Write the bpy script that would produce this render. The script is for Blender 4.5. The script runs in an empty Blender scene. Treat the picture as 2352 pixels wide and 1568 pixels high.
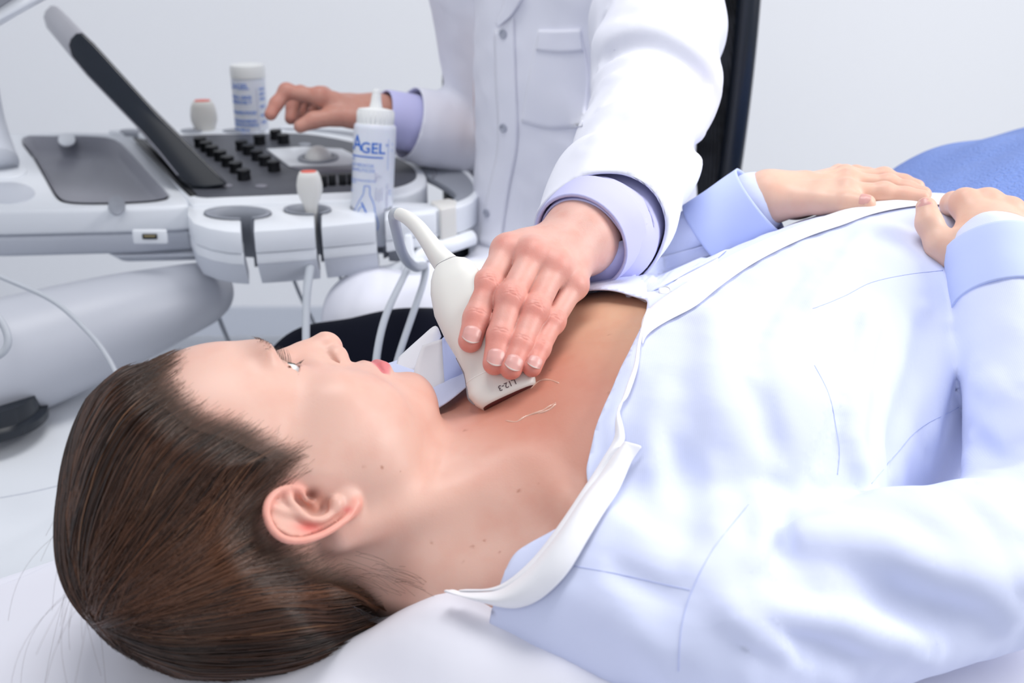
import bpy, bmesh, math, random
import numpy as np
from mathutils import Vector, Matrix
from mathutils.bvhtree import BVHTree

scene = bpy.context.scene
COL = scene.collection
random.seed(7)
RNG = np.random.default_rng(7)

# ------------------------------------------------------------------ camera
PITCH = math.radians(22.0)
FPX = 2500.0
CAM = np.array([0.0, 0.0, 1.2])
cd = bpy.data.cameras.new('camera')
cam = bpy.data.objects.new('camera', cd)
COL.objects.link(cam)
cam.location = CAM
cam.rotation_euler = (math.radians(90) - PITCH, 0, 0)
cd.sensor_width = 36.0
cd.lens = 36.0 * FPX / 2352.0
cd.clip_start = 0.02
cd.dof.use_dof = True
cd.dof.focus_distance = 0.84
cd.dof.aperture_fstop = 6.5
scene.camera = cam

# ------------------------------------------------------------------ colour management, world
vs = scene.view_settings
vs.view_transform = 'Standard'
vs.look = 'None'
vs.gamma = 1.0
vs.use_curve_mapping = False
vs.exposure = 0.14

world = bpy.data.worlds.new('world')
scene.world = world
world.use_nodes = True
bg = world.node_tree.nodes['Background']
bg.inputs[0].default_value = (0.85, 0.90, 1.0, 1)
bg.inputs[1].default_value = 0.40


def area_light(name, loc, target, sx, sy, power, color):
    l = bpy.data.lights.new(name, 'AREA')
    l.shape = 'RECTANGLE'
    l.size, l.size_y = sx, sy
    l.energy = power
    l.color = color
    o = bpy.data.objects.new(name, l)
    COL.objects.link(o)
    o.location = loc
    o.rotation_euler = (Vector(target) - Vector(loc)).to_track_quat('-Z', 'Y').to_euler()
    return o


# a big bright window at the right, and ceiling panels above the bed
area_light('window_light', (2.3, 0.6, 2.1), (0.3, 0.9, 0.85), 1.2, 1.4, 50, (1.0, 0.985, 0.96))
area_light('ceiling_light', (0.0, 1.1, 2.75), (0.05, 0.95, 0.8), 1.2, 0.6, 20, (1.0, 0.99, 0.98))
area_light('front_fill_light', (-0.5, -1.5, 2.4), (0.0, 0.8, 0.85), 1.8, 1.6, 11, (1.0, 0.99, 0.97))  # added soft fill from behind the camera, brightens the sides facing it

# ------------------------------------------------------------------ point helpers
_sp, _cp = math.sin(PITCH), math.cos(PITCH)


def P(px, py, d):
    """world point on the sight line of pixel (px,py) at depth d along the optical axis"""
    xx = (px - 1176) / FPX
    yy = (py - 784) / FPX
    return CAM + d * np.array([xx, _cp - yy * _sp, -_sp - yy * _cp])


def PZ(px, py, z):
    xx = (px - 1176) / FPX
    yy = (py - 784) / FPX
    return P(px, py, (1.2 - z) / (_sp + yy * _cp))


def V(*a):
    return np.array(a, dtype=float)


def nrm(v):
    v = np.asarray(v, float)
    return v / (np.linalg.norm(v) + 1e-12)


# ------------------------------------------------------------------ objects and tags
def tag(o, label=None, cat=None, group=None, kind=None):
    if label: o['label'] = label
    if cat: o['category'] = cat
    if group: o['group'] = group
    if kind: o['kind'] = kind
    return o


def empty(name, loc, label=None, cat=None, group=None):
    o = bpy.data.objects.new(name, None)
    COL.objects.link(o)
    o.location = loc
    o.empty_display_size = 0.02
    return tag(o, label, cat, group)


def link(name, me, mat=None, parent=None, smooth=True):
    o = bpy.data.objects.new(name, me)
    COL.objects.link(o)
    if mat: me.materials.append(mat)
    if smooth and len(me.polygons):
        me.polygons.foreach_set('use_smooth', [True] * len(me.polygons))
    if parent is not None:
        o.parent = parent
        base = parent
        off = Vector((0, 0, 0))
        while base is not None:
            off += base.location
            base = base.parent
        # geometry is written in world coordinates: move the mesh into the parent's frame
        me.transform(Matrix.Translation(-off))
    return o


def mesh(name, verts, faces, mat=None, parent=None, smooth=True, cols=None):
    me = bpy.data.meshes.new(name)
    me.from_pydata([tuple(map(float, v)) for v in verts], [], [tuple(map(int, f)) for f in faces])
    me.update()
    if cols is not None:
        a = me.color_attributes.new('Col', 'FLOAT_COLOR', 'POINT')
        c = np.ones((len(verts), 4), np.float32)
        c[:, :3] = cols
        a.data.foreach_set('color', c.ravel())
    return link(name, me, mat, parent, smooth)


def merged(parts):
    """several (verts, faces) into one"""
    vv, ff, n = [], [], 0
    for v, f in parts:
        v = np.asarray(v, float)
        vv.append(v)
        ff += [tuple(i + n for i in q) for q in f]
        n += len(v)
    return np.vstack(vv), ff


def fix_normals(o):
    bm = bmesh.new()
    bm.from_mesh(o.data)
    bmesh.ops.recalc_face_normals(bm, faces=bm.faces)
    bm.to_mesh(o.data)
    bm.free()
    return o


def mod_bevel(o, w, seg=3, ang=35):
    m = o.modifiers.new('bevel', 'BEVEL')
    m.width = w
    m.segments = seg
    m.limit_method = 'ANGLE'
    m.angle_limit = math.radians(ang)
    m.harden_normals = False
    return o


def mod_solid(o, t, off=0):
    m = o.modifiers.new('solid', 'SOLIDIFY')
    m.thickness = t
    m.offset = off
    return o


def mod_sub(o, n=1):
    m = o.modifiers.new('sub', 'SUBSURF')
    m.levels = n
    m.render_levels = n
    return o


def cr(pts, n=8, closed=False):
    """Catmull-Rom resampling of a point list (any dimension)"""
    p = np.asarray(pts, float)
    N = len(p)
    if N < 3 and not closed:
        t = np.linspace(0, 1, n + 1)[:, None]
        return p[0] * (1 - t) + p[-1] * t
    out = []
    segs = N if closed else N - 1
    for i in range(segs):
        if closed:
            a, b, c, d = p[(i - 1) % N], p[i], p[(i + 1) % N], p[(i + 2) % N]
        else:
            a, b, c, d = p[max(i - 1, 0)], p[i], p[i + 1], p[min(i + 2, N - 1)]
        for k in range(n):
            t = k / n
            out.append(.5 * ((2 * b) + (-a + c) * t + (2 * a - 5 * b + 4 * c - d) * t * t + (-a + 3 * b - 3 * c + d) * t ** 3))
    if not closed: out.append(p[-1])
    return np.array(out)


def frames(c):
    """rotation-minimising frames along a polyline"""
    T = np.gradient(c, axis=0)
    T /= np.linalg.norm(T, axis=1)[:, None] + 1e-12
    up = V(0, 0, 1) if abs(T[0][2]) < .9 else V(1, 0, 0)
    N = [nrm(np.cross(np.cross(T[0], up), T[0]))]
    for i in range(1, len(c)):
        v = N[-1] - T[i] * np.dot(N[-1], T[i])
        N.append(nrm(v))
    N = np.array(N)
    return T, N, np.cross(T, N)


def tube_vf(pts, r, seg=12, n=6, caps=True, flat=1.0, smooth=True):
    p = np.asarray(pts, float)
    rr = np.full(len(p), float(r)) if np.isscalar(r) else np.asarray(r, float)
    if smooth:
        q = cr(np.c_[p, rr], n)
    else:
        q = np.c_[p, rr]
    c, rr = q[:, :3], q[:, 3]
    T, N, B = frames(c)
    a = np.linspace(0, 2 * math.pi, seg, endpoint=False)
    vs_ = (c[:, None, :] + rr[:, None, None] * (np.cos(a)[None, :, None] * N[:, None, :] + flat * np.sin(a)[None, :, None] * B[:, None, :])).reshape(-1, 3)
    f = []
    m = len(c)
    for i in range(m - 1):
        for j in range(seg):
            k = (j + 1) % seg
            f.append((i * seg + j, i * seg + k, (i + 1) * seg + k, (i + 1) * seg + j))
    if caps:
        f.append(tuple(range(seg - 1, -1, -1)))
        f.append(tuple((m - 1) * seg + j for j in range(seg)))
    return vs_, f


def tube(name, pts, r, mat, parent=None, **k):
    v, f = tube_vf(pts, r, **k)
    return fix_normals(mesh(name, v, f, mat, parent))


def lathe_vf(prof, base, axis, seg=40, xdir=None):
    """prof: (radius, height) pairs, along axis from base"""
    ax = nrm(axis)
    x = nrm(np.cross(ax, V(0, 1, 0.001))) if xdir is None else nrm(np.asarray(xdir) - ax * np.dot(xdir, ax))
    y = np.cross(ax, x)
    a = np.linspace(0, 2 * math.pi, seg, endpoint=False)
    vv = []
    for r, h in prof:
        for t in a:
            vv.append(np.asarray(base) + ax * h + r * (math.cos(t) * x + math.sin(t) * y))
    f = []
    for i in range(len(prof) - 1):
        for j in range(seg):
            k = (j + 1) % seg
            f.append((i * seg + j, i * seg + k, (i + 1) * seg + k, (i + 1) * seg + j))
    f.append(tuple(range(seg - 1, -1, -1)))
    f.append(tuple((len(prof) - 1) * seg + j for j in range(seg)))
    return np.array(vv), f


def lathe(name, prof, base, axis, mat, parent=None, seg=40):
    v, f = lathe_vf(prof, base, axis, seg)
    o = fix_normals(mesh(name, v, f, mat, parent))
    m = o.modifiers.new('es', 'EDGE_SPLIT')
    m.split_angle = math.radians(38)
    return o


def prism_vf(poly, down):
    """poly: list of 3D points (planar-ish), extruded by vector down"""
    p = np.asarray(poly, float)
    n = len(p)
    q = p + np.asarray(down, float)
    f = [tuple(range(n)), tuple(range(2 * n - 1, n - 1, -1))]
    for i in range(n):
        k = (i + 1) % n
        f.append((i, i + n, k + n, k))
    return np.vstack([p, q]), f


def prism(name, poly, down, mat, parent=None, bevel=0.0, seg=3, smooth=True):
    v, f = prism_vf(poly, down)
    o = fix_normals(mesh(name, v, f, mat, parent, smooth=smooth))
    if bevel: mod_bevel(o, bevel, seg)
    return o


def box_vf(c, s, R=None):
    c = np.asarray(c, float)
    h = np.asarray(s, float) / 2
    v = np.array([[i, j, k] for i in (-1, 1) for j in (-1, 1) for k in (-1, 1)]) * h
    if R is not None: v = v @ np.asarray(R).T
    return v + c, [(0, 1, 3, 2), (4, 6, 7, 5), (0, 4, 5, 1), (2, 3, 7, 6), (0, 2, 6, 4), (1, 5, 7, 3)]


def box(name, c, s, mat, parent=None, R=None, bevel=0.0, seg=3):
    v, f = box_vf(c, s, R)
    o = fix_normals(mesh(name, v, f, mat, parent, smooth=bevel > 0))
    if bevel: mod_bevel(o, bevel, seg)
    return o


# ------------------------------------------------------------------ signed distance modelling
def smin(a, b, k):
    h = np.clip(.5 + .5 * (b - a) / k, 0, 1)
    return b + (a - b) * h - k * h * (1 - h)


def smax(a, b, k):
    return -smin(-a, -b, k)


def ell(p, c, r, R=None):
    q = p - np.asarray(c, np.float32)
    if R is not None: q = q @ np.asarray(R, np.float32)
    r = np.asarray(r, np.float32)
    k0 = np.sqrt(((q / r) ** 2).sum(1))
    k1 = np.sqrt(((q / (r * r)) ** 2).sum(1)) + 1e-9
    return k0 * (k0 - 1) / k1


def cone(p, a, b, r1, r2):
    a = np.asarray(a, np.float32)
    b = np.asarray(b, np.float32)
    ab = b - a
    t = np.clip(((p - a) @ ab) / (ab @ ab + 1e-12), 0, 1)
    return np.sqrt((((p - a) - t[:, None] * ab) ** 2).sum(1)) - (r1 + (r2 - r1) * t)


def poly(p, pts, r, k=0.0):
    r = [r] * len(pts) if np.isscalar(r) else r
    d = None
    for i in range(len(pts) - 1):
        e = cone(p, pts[i], pts[i + 1], r[i], r[i + 1])
        d = e if d is None else (smin(d, e, k) if k else np.minimum(d, e))
    return d


def nets(f, lo, hi, h, iters=2):
    """surface nets on f=0 inside the box; returns verts and quads"""
    lo = np.asarray(lo, float)
    hi = np.asarray(hi, float)
    B = 8
    nb = np.ceil((hi - lo) / h / B).astype(int)
    n = nb * B + 1
    G = np.full(n, 1.0, np.float32)
    bi = np.stack(np.meshgrid(*[np.arange(k) for k in nb], indexing='ij'), -1).reshape(-1, 3)
    cen = (lo + (bi + .5) * B * h).astype(np.float32)
    fc = f(cen)
    rad = B * h * 0.87 * 1.5
    near = np.abs(fc) < rad
    for b, v in zip(bi[~near], fc[~near]):
        if v < 0:
            x, y, z = b * B
            G[x:x + B + 1, y:y + B + 1, z:z + B + 1] = -1
    bn = bi[near]
    off = np.stack(np.meshgrid(*[np.arange(B + 1)] * 3, indexing='ij'), -1).reshape(-1, 3)
    CH = 400
    for s in range(0, len(bn), CH):
        bb = bn[s:s + CH]
        idx = (bb[:, None, :] * B + off[None])
        pts = (lo + idx.reshape(-1, 3) * h).astype(np.float32)
        G[idx[..., 0].ravel(), idx[..., 1].ravel(), idx[..., 2].ravel()] = f(pts)
    S = G < 0
    c = np.zeros(np.array(n) - 1, np.int8)
    for dx in (0, 1):
        for dy in (0, 1):
            for dz in (0, 1):
                c += S[dx:n[0] - 1 + dx, dy:n[1] - 1 + dy, dz:n[2] - 1 + dz]
    act = (c > 0) & (c < 8)
    ids = np.full(c.shape, -1, np.int64)
    cells = np.argwhere(act)
    ids[act] = np.arange(len(cells))
    acc = np.zeros((len(cells), 3))
    cnt = np.zeros(len(cells))
    cx = cells.T
    for ax in range(3):
        o1, o2 = [a for a in range(3) if a != ax]
        for u in (0, 1):
            for w in (0, 1):
                d0 = np.zeros(3, int)
                d0[o1], d0[o2] = u, w
                d1 = d0.copy()
                d1[ax] = 1
                g0 = G[cx[0] + d0[0], cx[1] + d0[1], cx[2] + d0[2]]
                g1 = G[cx[0] + d1[0], cx[1] + d1[1], cx[2] + d1[2]]
                m = (g0 < 0) != (g1 < 0)
                t = np.where(m, g0 / np.where(m, g0 - g1, 1), 0)
                q = np.tile(d0.astype(float), (len(cells), 1))
                q[:, ax] += t
                acc[m] += q[m]
                cnt[m] += 1
    vv = lo + (cells + acc / np.maximum(cnt, 1)[:, None]) * h
    quads = []
    for ax in range(3):
        o1, o2 = (ax + 1) % 3, (ax + 2) % 3
        sl0 = [slice(None)] * 3
        sl1 = [slice(None)] * 3
        sl0[ax] = slice(0, -1)
        sl1[ax] = slice(1, None)
        ch = S[tuple(sl0)] != S[tuple(sl1)]
        e = np.argwhere(ch)
        m = (e[:, o1] > 0) & (e[:, o2] > 0) & (e[:, o1] < n[o1] - 1) & (e[:, o2] < n[o2] - 1)
        e = e[m]
        s0 = S[e[:, 0], e[:, 1], e[:, 2]]
        q = []
        for u, w in ((1, 1), (0, 1), (0, 0), (1, 0)):
            k = e.copy()
            k[:, o1] -= u
            k[:, o2] -= w
            q.append(ids[k[:, 0], k[:, 1], k[:, 2]])
        q = np.stack(q, 1)
        q[~s0] = q[~s0][:, ::-1]
        quads.append(q)
    quads = np.vstack(quads)
    quads = quads[(quads >= 0).all(1)]
    e = h * .3
    for _ in range(iters):
        x = vv.astype(np.float32)
        fv = f(x)
        g = np.stack([(f(x + d) - f(x - d)) / (2 * e) for d in np.eye(3, dtype=np.float32) * e], 1)
        step = (fv / ((g ** 2).sum(1) + .05))[:, None] * g
        l = np.linalg.norm(step, axis=1, keepdims=True) + 1e-12
        vv = vv - step * np.minimum(1, h * .6 / l)
    return vv, quads


def clip(v, f, g, cols=None):
    """keep the part of the mesh where g>=0, cut cleanly along g=0"""
    v = np.asarray(v)
    tris = []
    for q in f:
        for i in range(1, len(q) - 1):
            tris.append((q[0], q[i], q[i + 1]))
    nv = [tuple(x) for x in v]
    cache = {}
    out = []

    def cut(a, b):
        k = (a, b) if a < b else (b, a)
        if k not in cache:
            t = g[a] / (g[a] - g[b])
            cache[k] = len(nv)
            nv.append(tuple(v[a] + (v[b] - v[a]) * t))
        return cache[k]
    pos = g >= 0
    T = np.array(tris)
    s = pos[T].sum(1)
    out += [tuple(t) for t in T[s == 3]]
    for t in T[(s == 1) | (s == 2)]:
        ring = []
        for i in range(3):
            a, b = t[i], t[(i + 1) % 3]
            if pos[a]: ring.append(a)
            if pos[a] != pos[b]: ring.append(cut(a, b))
        out.append(tuple(ring))
    nv = np.array(nv)
    used = np.zeros(len(nv), bool)
    for q in out:
        for i in q: used[i] = True
    mp = np.cumsum(used) - 1
    return nv[used], [tuple(mp[i] for i in q) for q in out]


def smooth_edge(v, f, it=6):
    """even out the open border of a sheet"""
    from collections import Counter
    c = Counter()
    for q in f:
        for i in range(len(q)):
            a, b = q[i], q[(i + 1) % len(q)]
            c[(a, b) if a < b else (b, a)] += 1
    nb = {}
    for (a, b), k in c.items():
        if k == 1:
            nb.setdefault(a, []).append(b)
            nb.setdefault(b, []).append(a)
    v = np.array(v)
    ks = [k for k in nb if len(nb[k]) == 2]
    A = np.array([nb[k] for k in ks])
    for _ in range(it):
        v[ks] = v[ks] * .4 + (v[A[:, 0]] + v[A[:, 1]]) * .3
    return v, f


def sph_noise(p, s, seed, oct_=2):
    """cheap smooth pseudo noise from summed rotated sines, about -1..1"""
    r = np.random.default_rng(seed)
    out = np.zeros(len(p))
    amp = 1.0
    tot = 0
    for o in range(oct_):
        for k in range(4):
            d = r.normal(size=3)
            d /= np.linalg.norm(d)
            ph = r.uniform(0, 6.28)
            d2 = r.normal(size=3)
            w = (p @ d) * s * (2 ** o) * r.uniform(.7, 1.4)
            out += amp * np.sin(w + ph + 1.3 * np.sin((p @ d2) * s * .6 + ph * 2))
        tot += amp * 2.4
        amp *= .5
    return out / tot


# ------------------------------------------------------------------ materials
def mat(name, col, rough=.5, spec=.5, metal=0, sss=0, sss_r=(1, .3, .15), sss_s=.01, bump=None, alpha=None, sheen=0, coat=0, vcol=False, trans=0, noise_col=None):
    m = bpy.data.materials.new(name)
    m.use_nodes = True
    nt = m.node_tree
    b = nt.nodes['Principled BSDF']
    b.inputs['Base Color'].default_value = (*col, 1)
    b.inputs['Roughness'].default_value = rough
    b.inputs['Specular IOR Level'].default_value = spec
    b.inputs['Metallic'].default_value = metal
    if sss:
        b.inputs['Subsurface Weight'].default_value = sss
        b.inputs['Subsurface Radius'].default_value = sss_r
        b.inputs['Subsurface Scale'].default_value = sss_s
    if sheen: b.inputs['Sheen Weight'].default_value = sheen
    if coat: b.inputs['Coat Weight'].default_value = coat
    if trans: b.inputs['Transmission Weight'].default_value = trans
    tc = nt.nodes.new('ShaderNodeTexCoord')
    src = None
    if vcol:
        a = nt.nodes.new('ShaderNodeAttribute')
        a.attribute_name = 'Col'
        src = a.outputs['Color']
    if noise_col:
        sc, amt, c2 = noise_col
        nz = nt.nodes.new('ShaderNodeTexNoise')
        nz.inputs['Scale'].default_value = sc
        nz.inputs['Detail'].default_value = 5
        nt.links.new(tc.outputs['Object'], nz.inputs['Vector'])
        mr = nt.nodes.new('ShaderNodeMapRange')
        mr.inputs['From Min'].default_value = .45
        mr.inputs['From Max'].default_value = .75
        mr.inputs['To Max'].default_value = amt
        nt.links.new(nz.outputs['Fac'], mr.inputs['Value'])
        mx = nt.nodes.new('ShaderNodeMix')
        mx.data_type = 'RGBA'
        mx.blend_type = 'MULTIPLY' if vcol else 'MIX'
        nt.links.new(mr.outputs['Result'], mx.inputs['Factor'])
        if src: nt.links.new(src, mx.inputs['A'])
        else: mx.inputs['A'].default_value = (*col, 1)
        mx.inputs['B'].default_value = (*c2, 1)
        src = mx.outputs['Result']
    if src: nt.links.new(src, b.inputs['Base Color'])
    if bump:
        last = None
        for kind, sc, st, dist in bump:
            if kind == 'noise':
                t = nt.nodes.new('ShaderNodeTexNoise')
                t.inputs['Scale'].default_value = sc
                t.inputs['Detail'].default_value = 4
                outp = t.outputs['Fac']
            elif kind == 'voronoi':
                t = nt.nodes.new('ShaderNodeTexVoronoi')
                t.inputs['Scale'].default_value = sc
                outp = t.outputs['Distance']
            else:
                t = nt.nodes.new('ShaderNodeTexWave')
                t.inputs['Scale'].default_value = sc
                t.inputs['Distortion'].default_value = .4
                t.bands_direction = kind
                outp = t.outputs['Fac']
            nt.links.new(tc.outputs['Object'], t.inputs['Vector'])
            bp = nt.nodes.new('ShaderNodeBump')
            bp.inputs['Strength'].default_value = st
            bp.inputs['Distance'].default_value = dist
            nt.links.new(outp, bp.inputs['Height'])
            if last: nt.links.new(last, bp.inputs['Normal'])
            last = bp.outputs['Normal']
        nt.links.new(last, b.inputs['Normal'])
    return m


M = {}
M['wall'] = mat('wall_paint', (.88, .89, .92), .9, .2, bump=[('noise', 300, .05, .001)])
M['floor'] = mat('floor_vinyl', (.62, .66, .72), .45, .4, noise_col=(6, .2, (.55, .6, .68)))
M['plastic'] = mat('white_plastic', (.80, .83, .88), .38, .4, coat=.05)
M['plastic_low'] = mat('pale_grey_plastic', (.60, .63, .70), .42, .4)
M['plastic_grey'] = mat('grey_plastic', (.20, .21, .25), .5, .4, bump=[('noise', 900, .06, .0004)])
M['plastic_mid'] = mat('mid_grey_plastic', (.30, .32, .37), .45, .4)
M['panel'] = mat('control_panel_grey', (.085, .09, .11), .5, .4, bump=[('noise', 900, .05, .0003)])
M['black'] = mat('black_rubber', (.006, .007, .010), .45, .35)
M['black_gloss'] = mat('dark_glossy_plastic', (.010, .014, .022), .22, .5)
M['screen_back'] = mat('silver_grey_plastic', (.33, .33, .37), .35, .5)
M['cable'] = mat('grey_cable', (.47, .50, .55), .45, .4)
M['probe'] = mat('ivory_plastic', (.74, .73, .70), .42, .4, sss=.05, sss_s=.004, noise_col=(20, .1, (.7, .69, .64)))
M['probe_side'] = mat('grey_seam_plastic', (.26, .25, .28), .5)
M['probe_lens'] = mat('dark_red_lens', (.10, .02, .02), .3)
M['coral'] = mat('coral_label', (.80, .16, .12), .5)
M['ink'] = mat('grey_brown_ink', (.12, .08, .09), .6)
M['bottle'] = mat('white_polythene', (.76, .79, .87), .35, .4, sss=.1, sss_s=.004)
M['cap'] = mat('white_cap_plastic', (.86, .87, .86), .4, .4)
M['blue_ink'] = mat('blue_ink', (.03, .16, .62), .5)
M['pale_blue_ink'] = mat('pale_blue_ink', (.17, .31, .75), .5)
M['grey_ink'] = mat('violet_grey_ink', (.38, .38, .55), .6)
M['metal'] = mat('brushed_metal', (.5, .5, .5), .35, .5, metal=1)
M['gold'] = mat('usb_contacts', (.55, .45, .25), .35, .5, metal=1)
M['coat'] = mat('white_coat_cotton', (.80, .81, .90), .85, .15, sheen=.1, bump=[('noise', 1500, .06, .0004), ('noise', 60, .10, .002)])
M['lilac'] = mat('lilac_shirt_cotton', (.56, .56, .86), .85, .15, sheen=.1, bump=[('noise', 1400, .06, .0004)])
M['shirt'] = mat('pale_blue_shirt_cotton', (.68, .73, .95), .8, .15, sheen=.1, bump=[('X', 260, .10, .0003), ('noise', 40, .12, .003)])
M['shirt_plain'] = mat('blue_sleeve_cotton', (.54, .62, .93), .8, .15, sheen=.1, bump=[('noise', 1200, .06, .0004), ('noise', 50, .12, .002)])
M['white_cotton'] = mat('white_cotton', (.84, .84, .88), .8, .15, bump=[('noise', 1300, .06, .0004), ('noise', 90, .15, .0015)])
M['sheet'] = mat('bed_sheet', (.80, .80, .88), .85, .1, bump=[('noise', 1500, .05, .0004), ('noise', 9, .25, .01)])
M['trousers'] = mat('black_trousers', (.004, .005, .012), .9, .1)
M['blue_towel'] = mat('blue_terry_towel', (.17, .27, .64), .95, .05, sheen=.2, bump=[('noise', 260, .9, .004), ('voronoi', 400, .3, .002)])
M['button'] = mat('pearl_button', (.74, .77, .85), .2, .6, coat=.3)
M['skin'] = mat('patient_skin', (.7, .42, .33), .42, .35, sss=.22, sss_s=.006, vcol=True, bump=[('noise', 500, .10, .0006), ('voronoi', 900, .06, .0003)], noise_col=(42, .5, (.93, .76, .72)))
M['skin_man'] = mat('doctor_skin', (.6, .33, .27), .45, .35, sss=.22, sss_s=.006, vcol=True, bump=[('noise', 450, .14, .0007), ('voronoi', 700, .10, .0004)], noise_col=(70, .5, (.93, .68, .64)))
M['nail'] = mat('fingernail', (.70, .36, .33), .34, .4, coat=.1, sss=.2, sss_s=.003)
M['nail_tip'] = mat('fingernail_edge', (.80, .68, .63), .35, .4)
M['sclera'] = mat('eye_white', (.82, .84, .86), .1, .6, coat=.5)
M['iris'] = mat('iris', (.10, .09, .07), .1, .6)
M['gel'] = mat('clear_gel', (.72, .44, .34), .08, .8, coat=.6)
# ================================================================== patient: frames
HM = np.array([[0.48059052, 0.07709117, -0.87355006], [-0.72306737, 0.59846284, -0.34498667], [0.49619183, 0.79743287, 0.34335768]])
HT = V(-0.151, 0.646, 0.832)


def H(*q):
    return HT + HM @ np.asarray(q, float)


BA, BN = V(.788, .616, 0), V(.616, -.788, 0)     # towards the feet; towards her right side
B0 = V(-.003, .672, 0)


def B(a, n, z):
    return B0 + a * BA + n * BN + V(0, 0, z)


BR = np.stack([BA, BN, V(0, 0, 1)], 1).astype(np.float32)


def bl(p):
    return (p - B0.astype(np.float32)) @ BR


HELIX = [(-16.8, 2.5), (-14.5, 6.0), (-13.0, 10.5), (-9.7, 13.1), (-7.5, 17.8), (-8.6, 24.0), (-13.0, 30.5), (-19.6, 34.5), (-27.0, 34.6), (-35, 30.5), (-39.5, 23.0), (-39.5, 14.3), (-37.0, 6.0), (-32.6, -2.8), (-26.5, -11.4), (-20.5, -18.0), (-12.5, -22.5)]
ANTI = [(-13.5, -8.5), (-17.5, -8.2), (-21.5, -5.5), (-24.9, -0.5), (-26.0, 5.6), (-24.4, 11.2), (-20.2, 15.6), (-16.8, 19.5), (-12.5, 21)]
ANTI2 = [(-24.4, 11.2), (-23.5, 18.3), (-22.2, 25.3), (-20.2, 30.5)]


def ear_x(y):
    return .0700 + max(0, -y - .006) * .36


def ear_pts(L, dx=0.0):
    return [V(ear_x(y / 1000) + dx, y / 1000, z / 1000) for y, z in L]


_h1 = ear_pts(HELIX)
_h1[0] = _h1[0] + V(-.006, 0, 0)
_h1[1] = _h1[1] + V(-.003, 0, 0)
HEL = cr(_h1, 3)
ANT = cr(ear_pts(ANTI, -.0015), 3)
ANT2 = cr(ear_pts(ANTI2, -.003), 3)
PLATE = [(-3, -12), (-3.5, 8), (-7, 22), (-13, 30), (-20, 34), (-28, 33.5), (-35.5, 28), (-38.7, 21), (-38.5, 13), (-36, 5), (-31, -4), (-25, -12.5), (-18, -20), (-11, -24.5), (-6, -23)]


def poly2d(y, z, pts):
    """signed distance (negative inside) to a 2D polygon"""
    d = np.full(len(y), 1e9, np.float32)
    ins = np.zeros(len(y), bool)
    n = len(pts)
    for i in range(n):
        ax, ay = pts[i]
        bx, by = pts[(i + 1) % n]
        ex, ey = bx - ax, by - ay
        wx, wy = y - ax, z - ay
        t = np.clip((wx * ex + wy * ey) / (ex * ex + ey * ey + 1e-12), 0, 1)
        d = np.minimum(d, (wx - ex * t) ** 2 + (wy - ey * t) ** 2)
        c = ((ay <= z) & (by > z)) | ((ay > z) & (by <= z))
        with np.errstate(divide='ignore', invalid='ignore'):
            xi = ax + (z - ay) / (by - ay + 1e-12) * ex
        ins ^= c & (y < xi)
    d = np.sqrt(d)
    return np.where(ins, -d, d)


def ear_sdf(q):
    x, y, z = q[:, 0], q[:, 1], q[:, 2]
    pl = poly2d(y * 1000, z * 1000, PLATE) / 1000
    mid = .0665 + np.maximum(0, -y - .008) * .36
    bowl = np.exp(-(((y + .017) / .008) ** 2 + ((z - .004) / .010) ** 2)) * .010
    slab = np.abs(x - mid + bowl) - .0016
    d = smax(pl + .001, slab, .002)
    d = smin(d, poly(q, HEL, [.0025 * (1 - .35 * abs(i / len(HEL) - .5)) for i in range(len(HEL))]), .0022)
    d = smin(d, poly(q, ANT, .0026), .003)
    d = smin(d, poly(q, ANT2, .0017), .004)
    d = smin(d, ell(q, (.0705, -.0110, -.0175), (.0034, .0085, .0090)), .005)     # lobe
    d = smin(d, ell(q, (.0685, -.0030, .0025), (.0040, .0062, .0066)), .006)      # tragus
    d = smin(d, ell(q, (.0725, -.0145, -.0095), (.0034, .0045, .0034)), .004)     # antitragus
    # root of the ear against the skull
    d = smin(d, cone(q, (.062, -.022, .024), (.062, -.022, -.008), .006, .005), .006)
    d = smax(d, -ell(q, (.071, -.0105, .0065), (.009, .0030, .0042)), .002)       # canal
    return d


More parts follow.
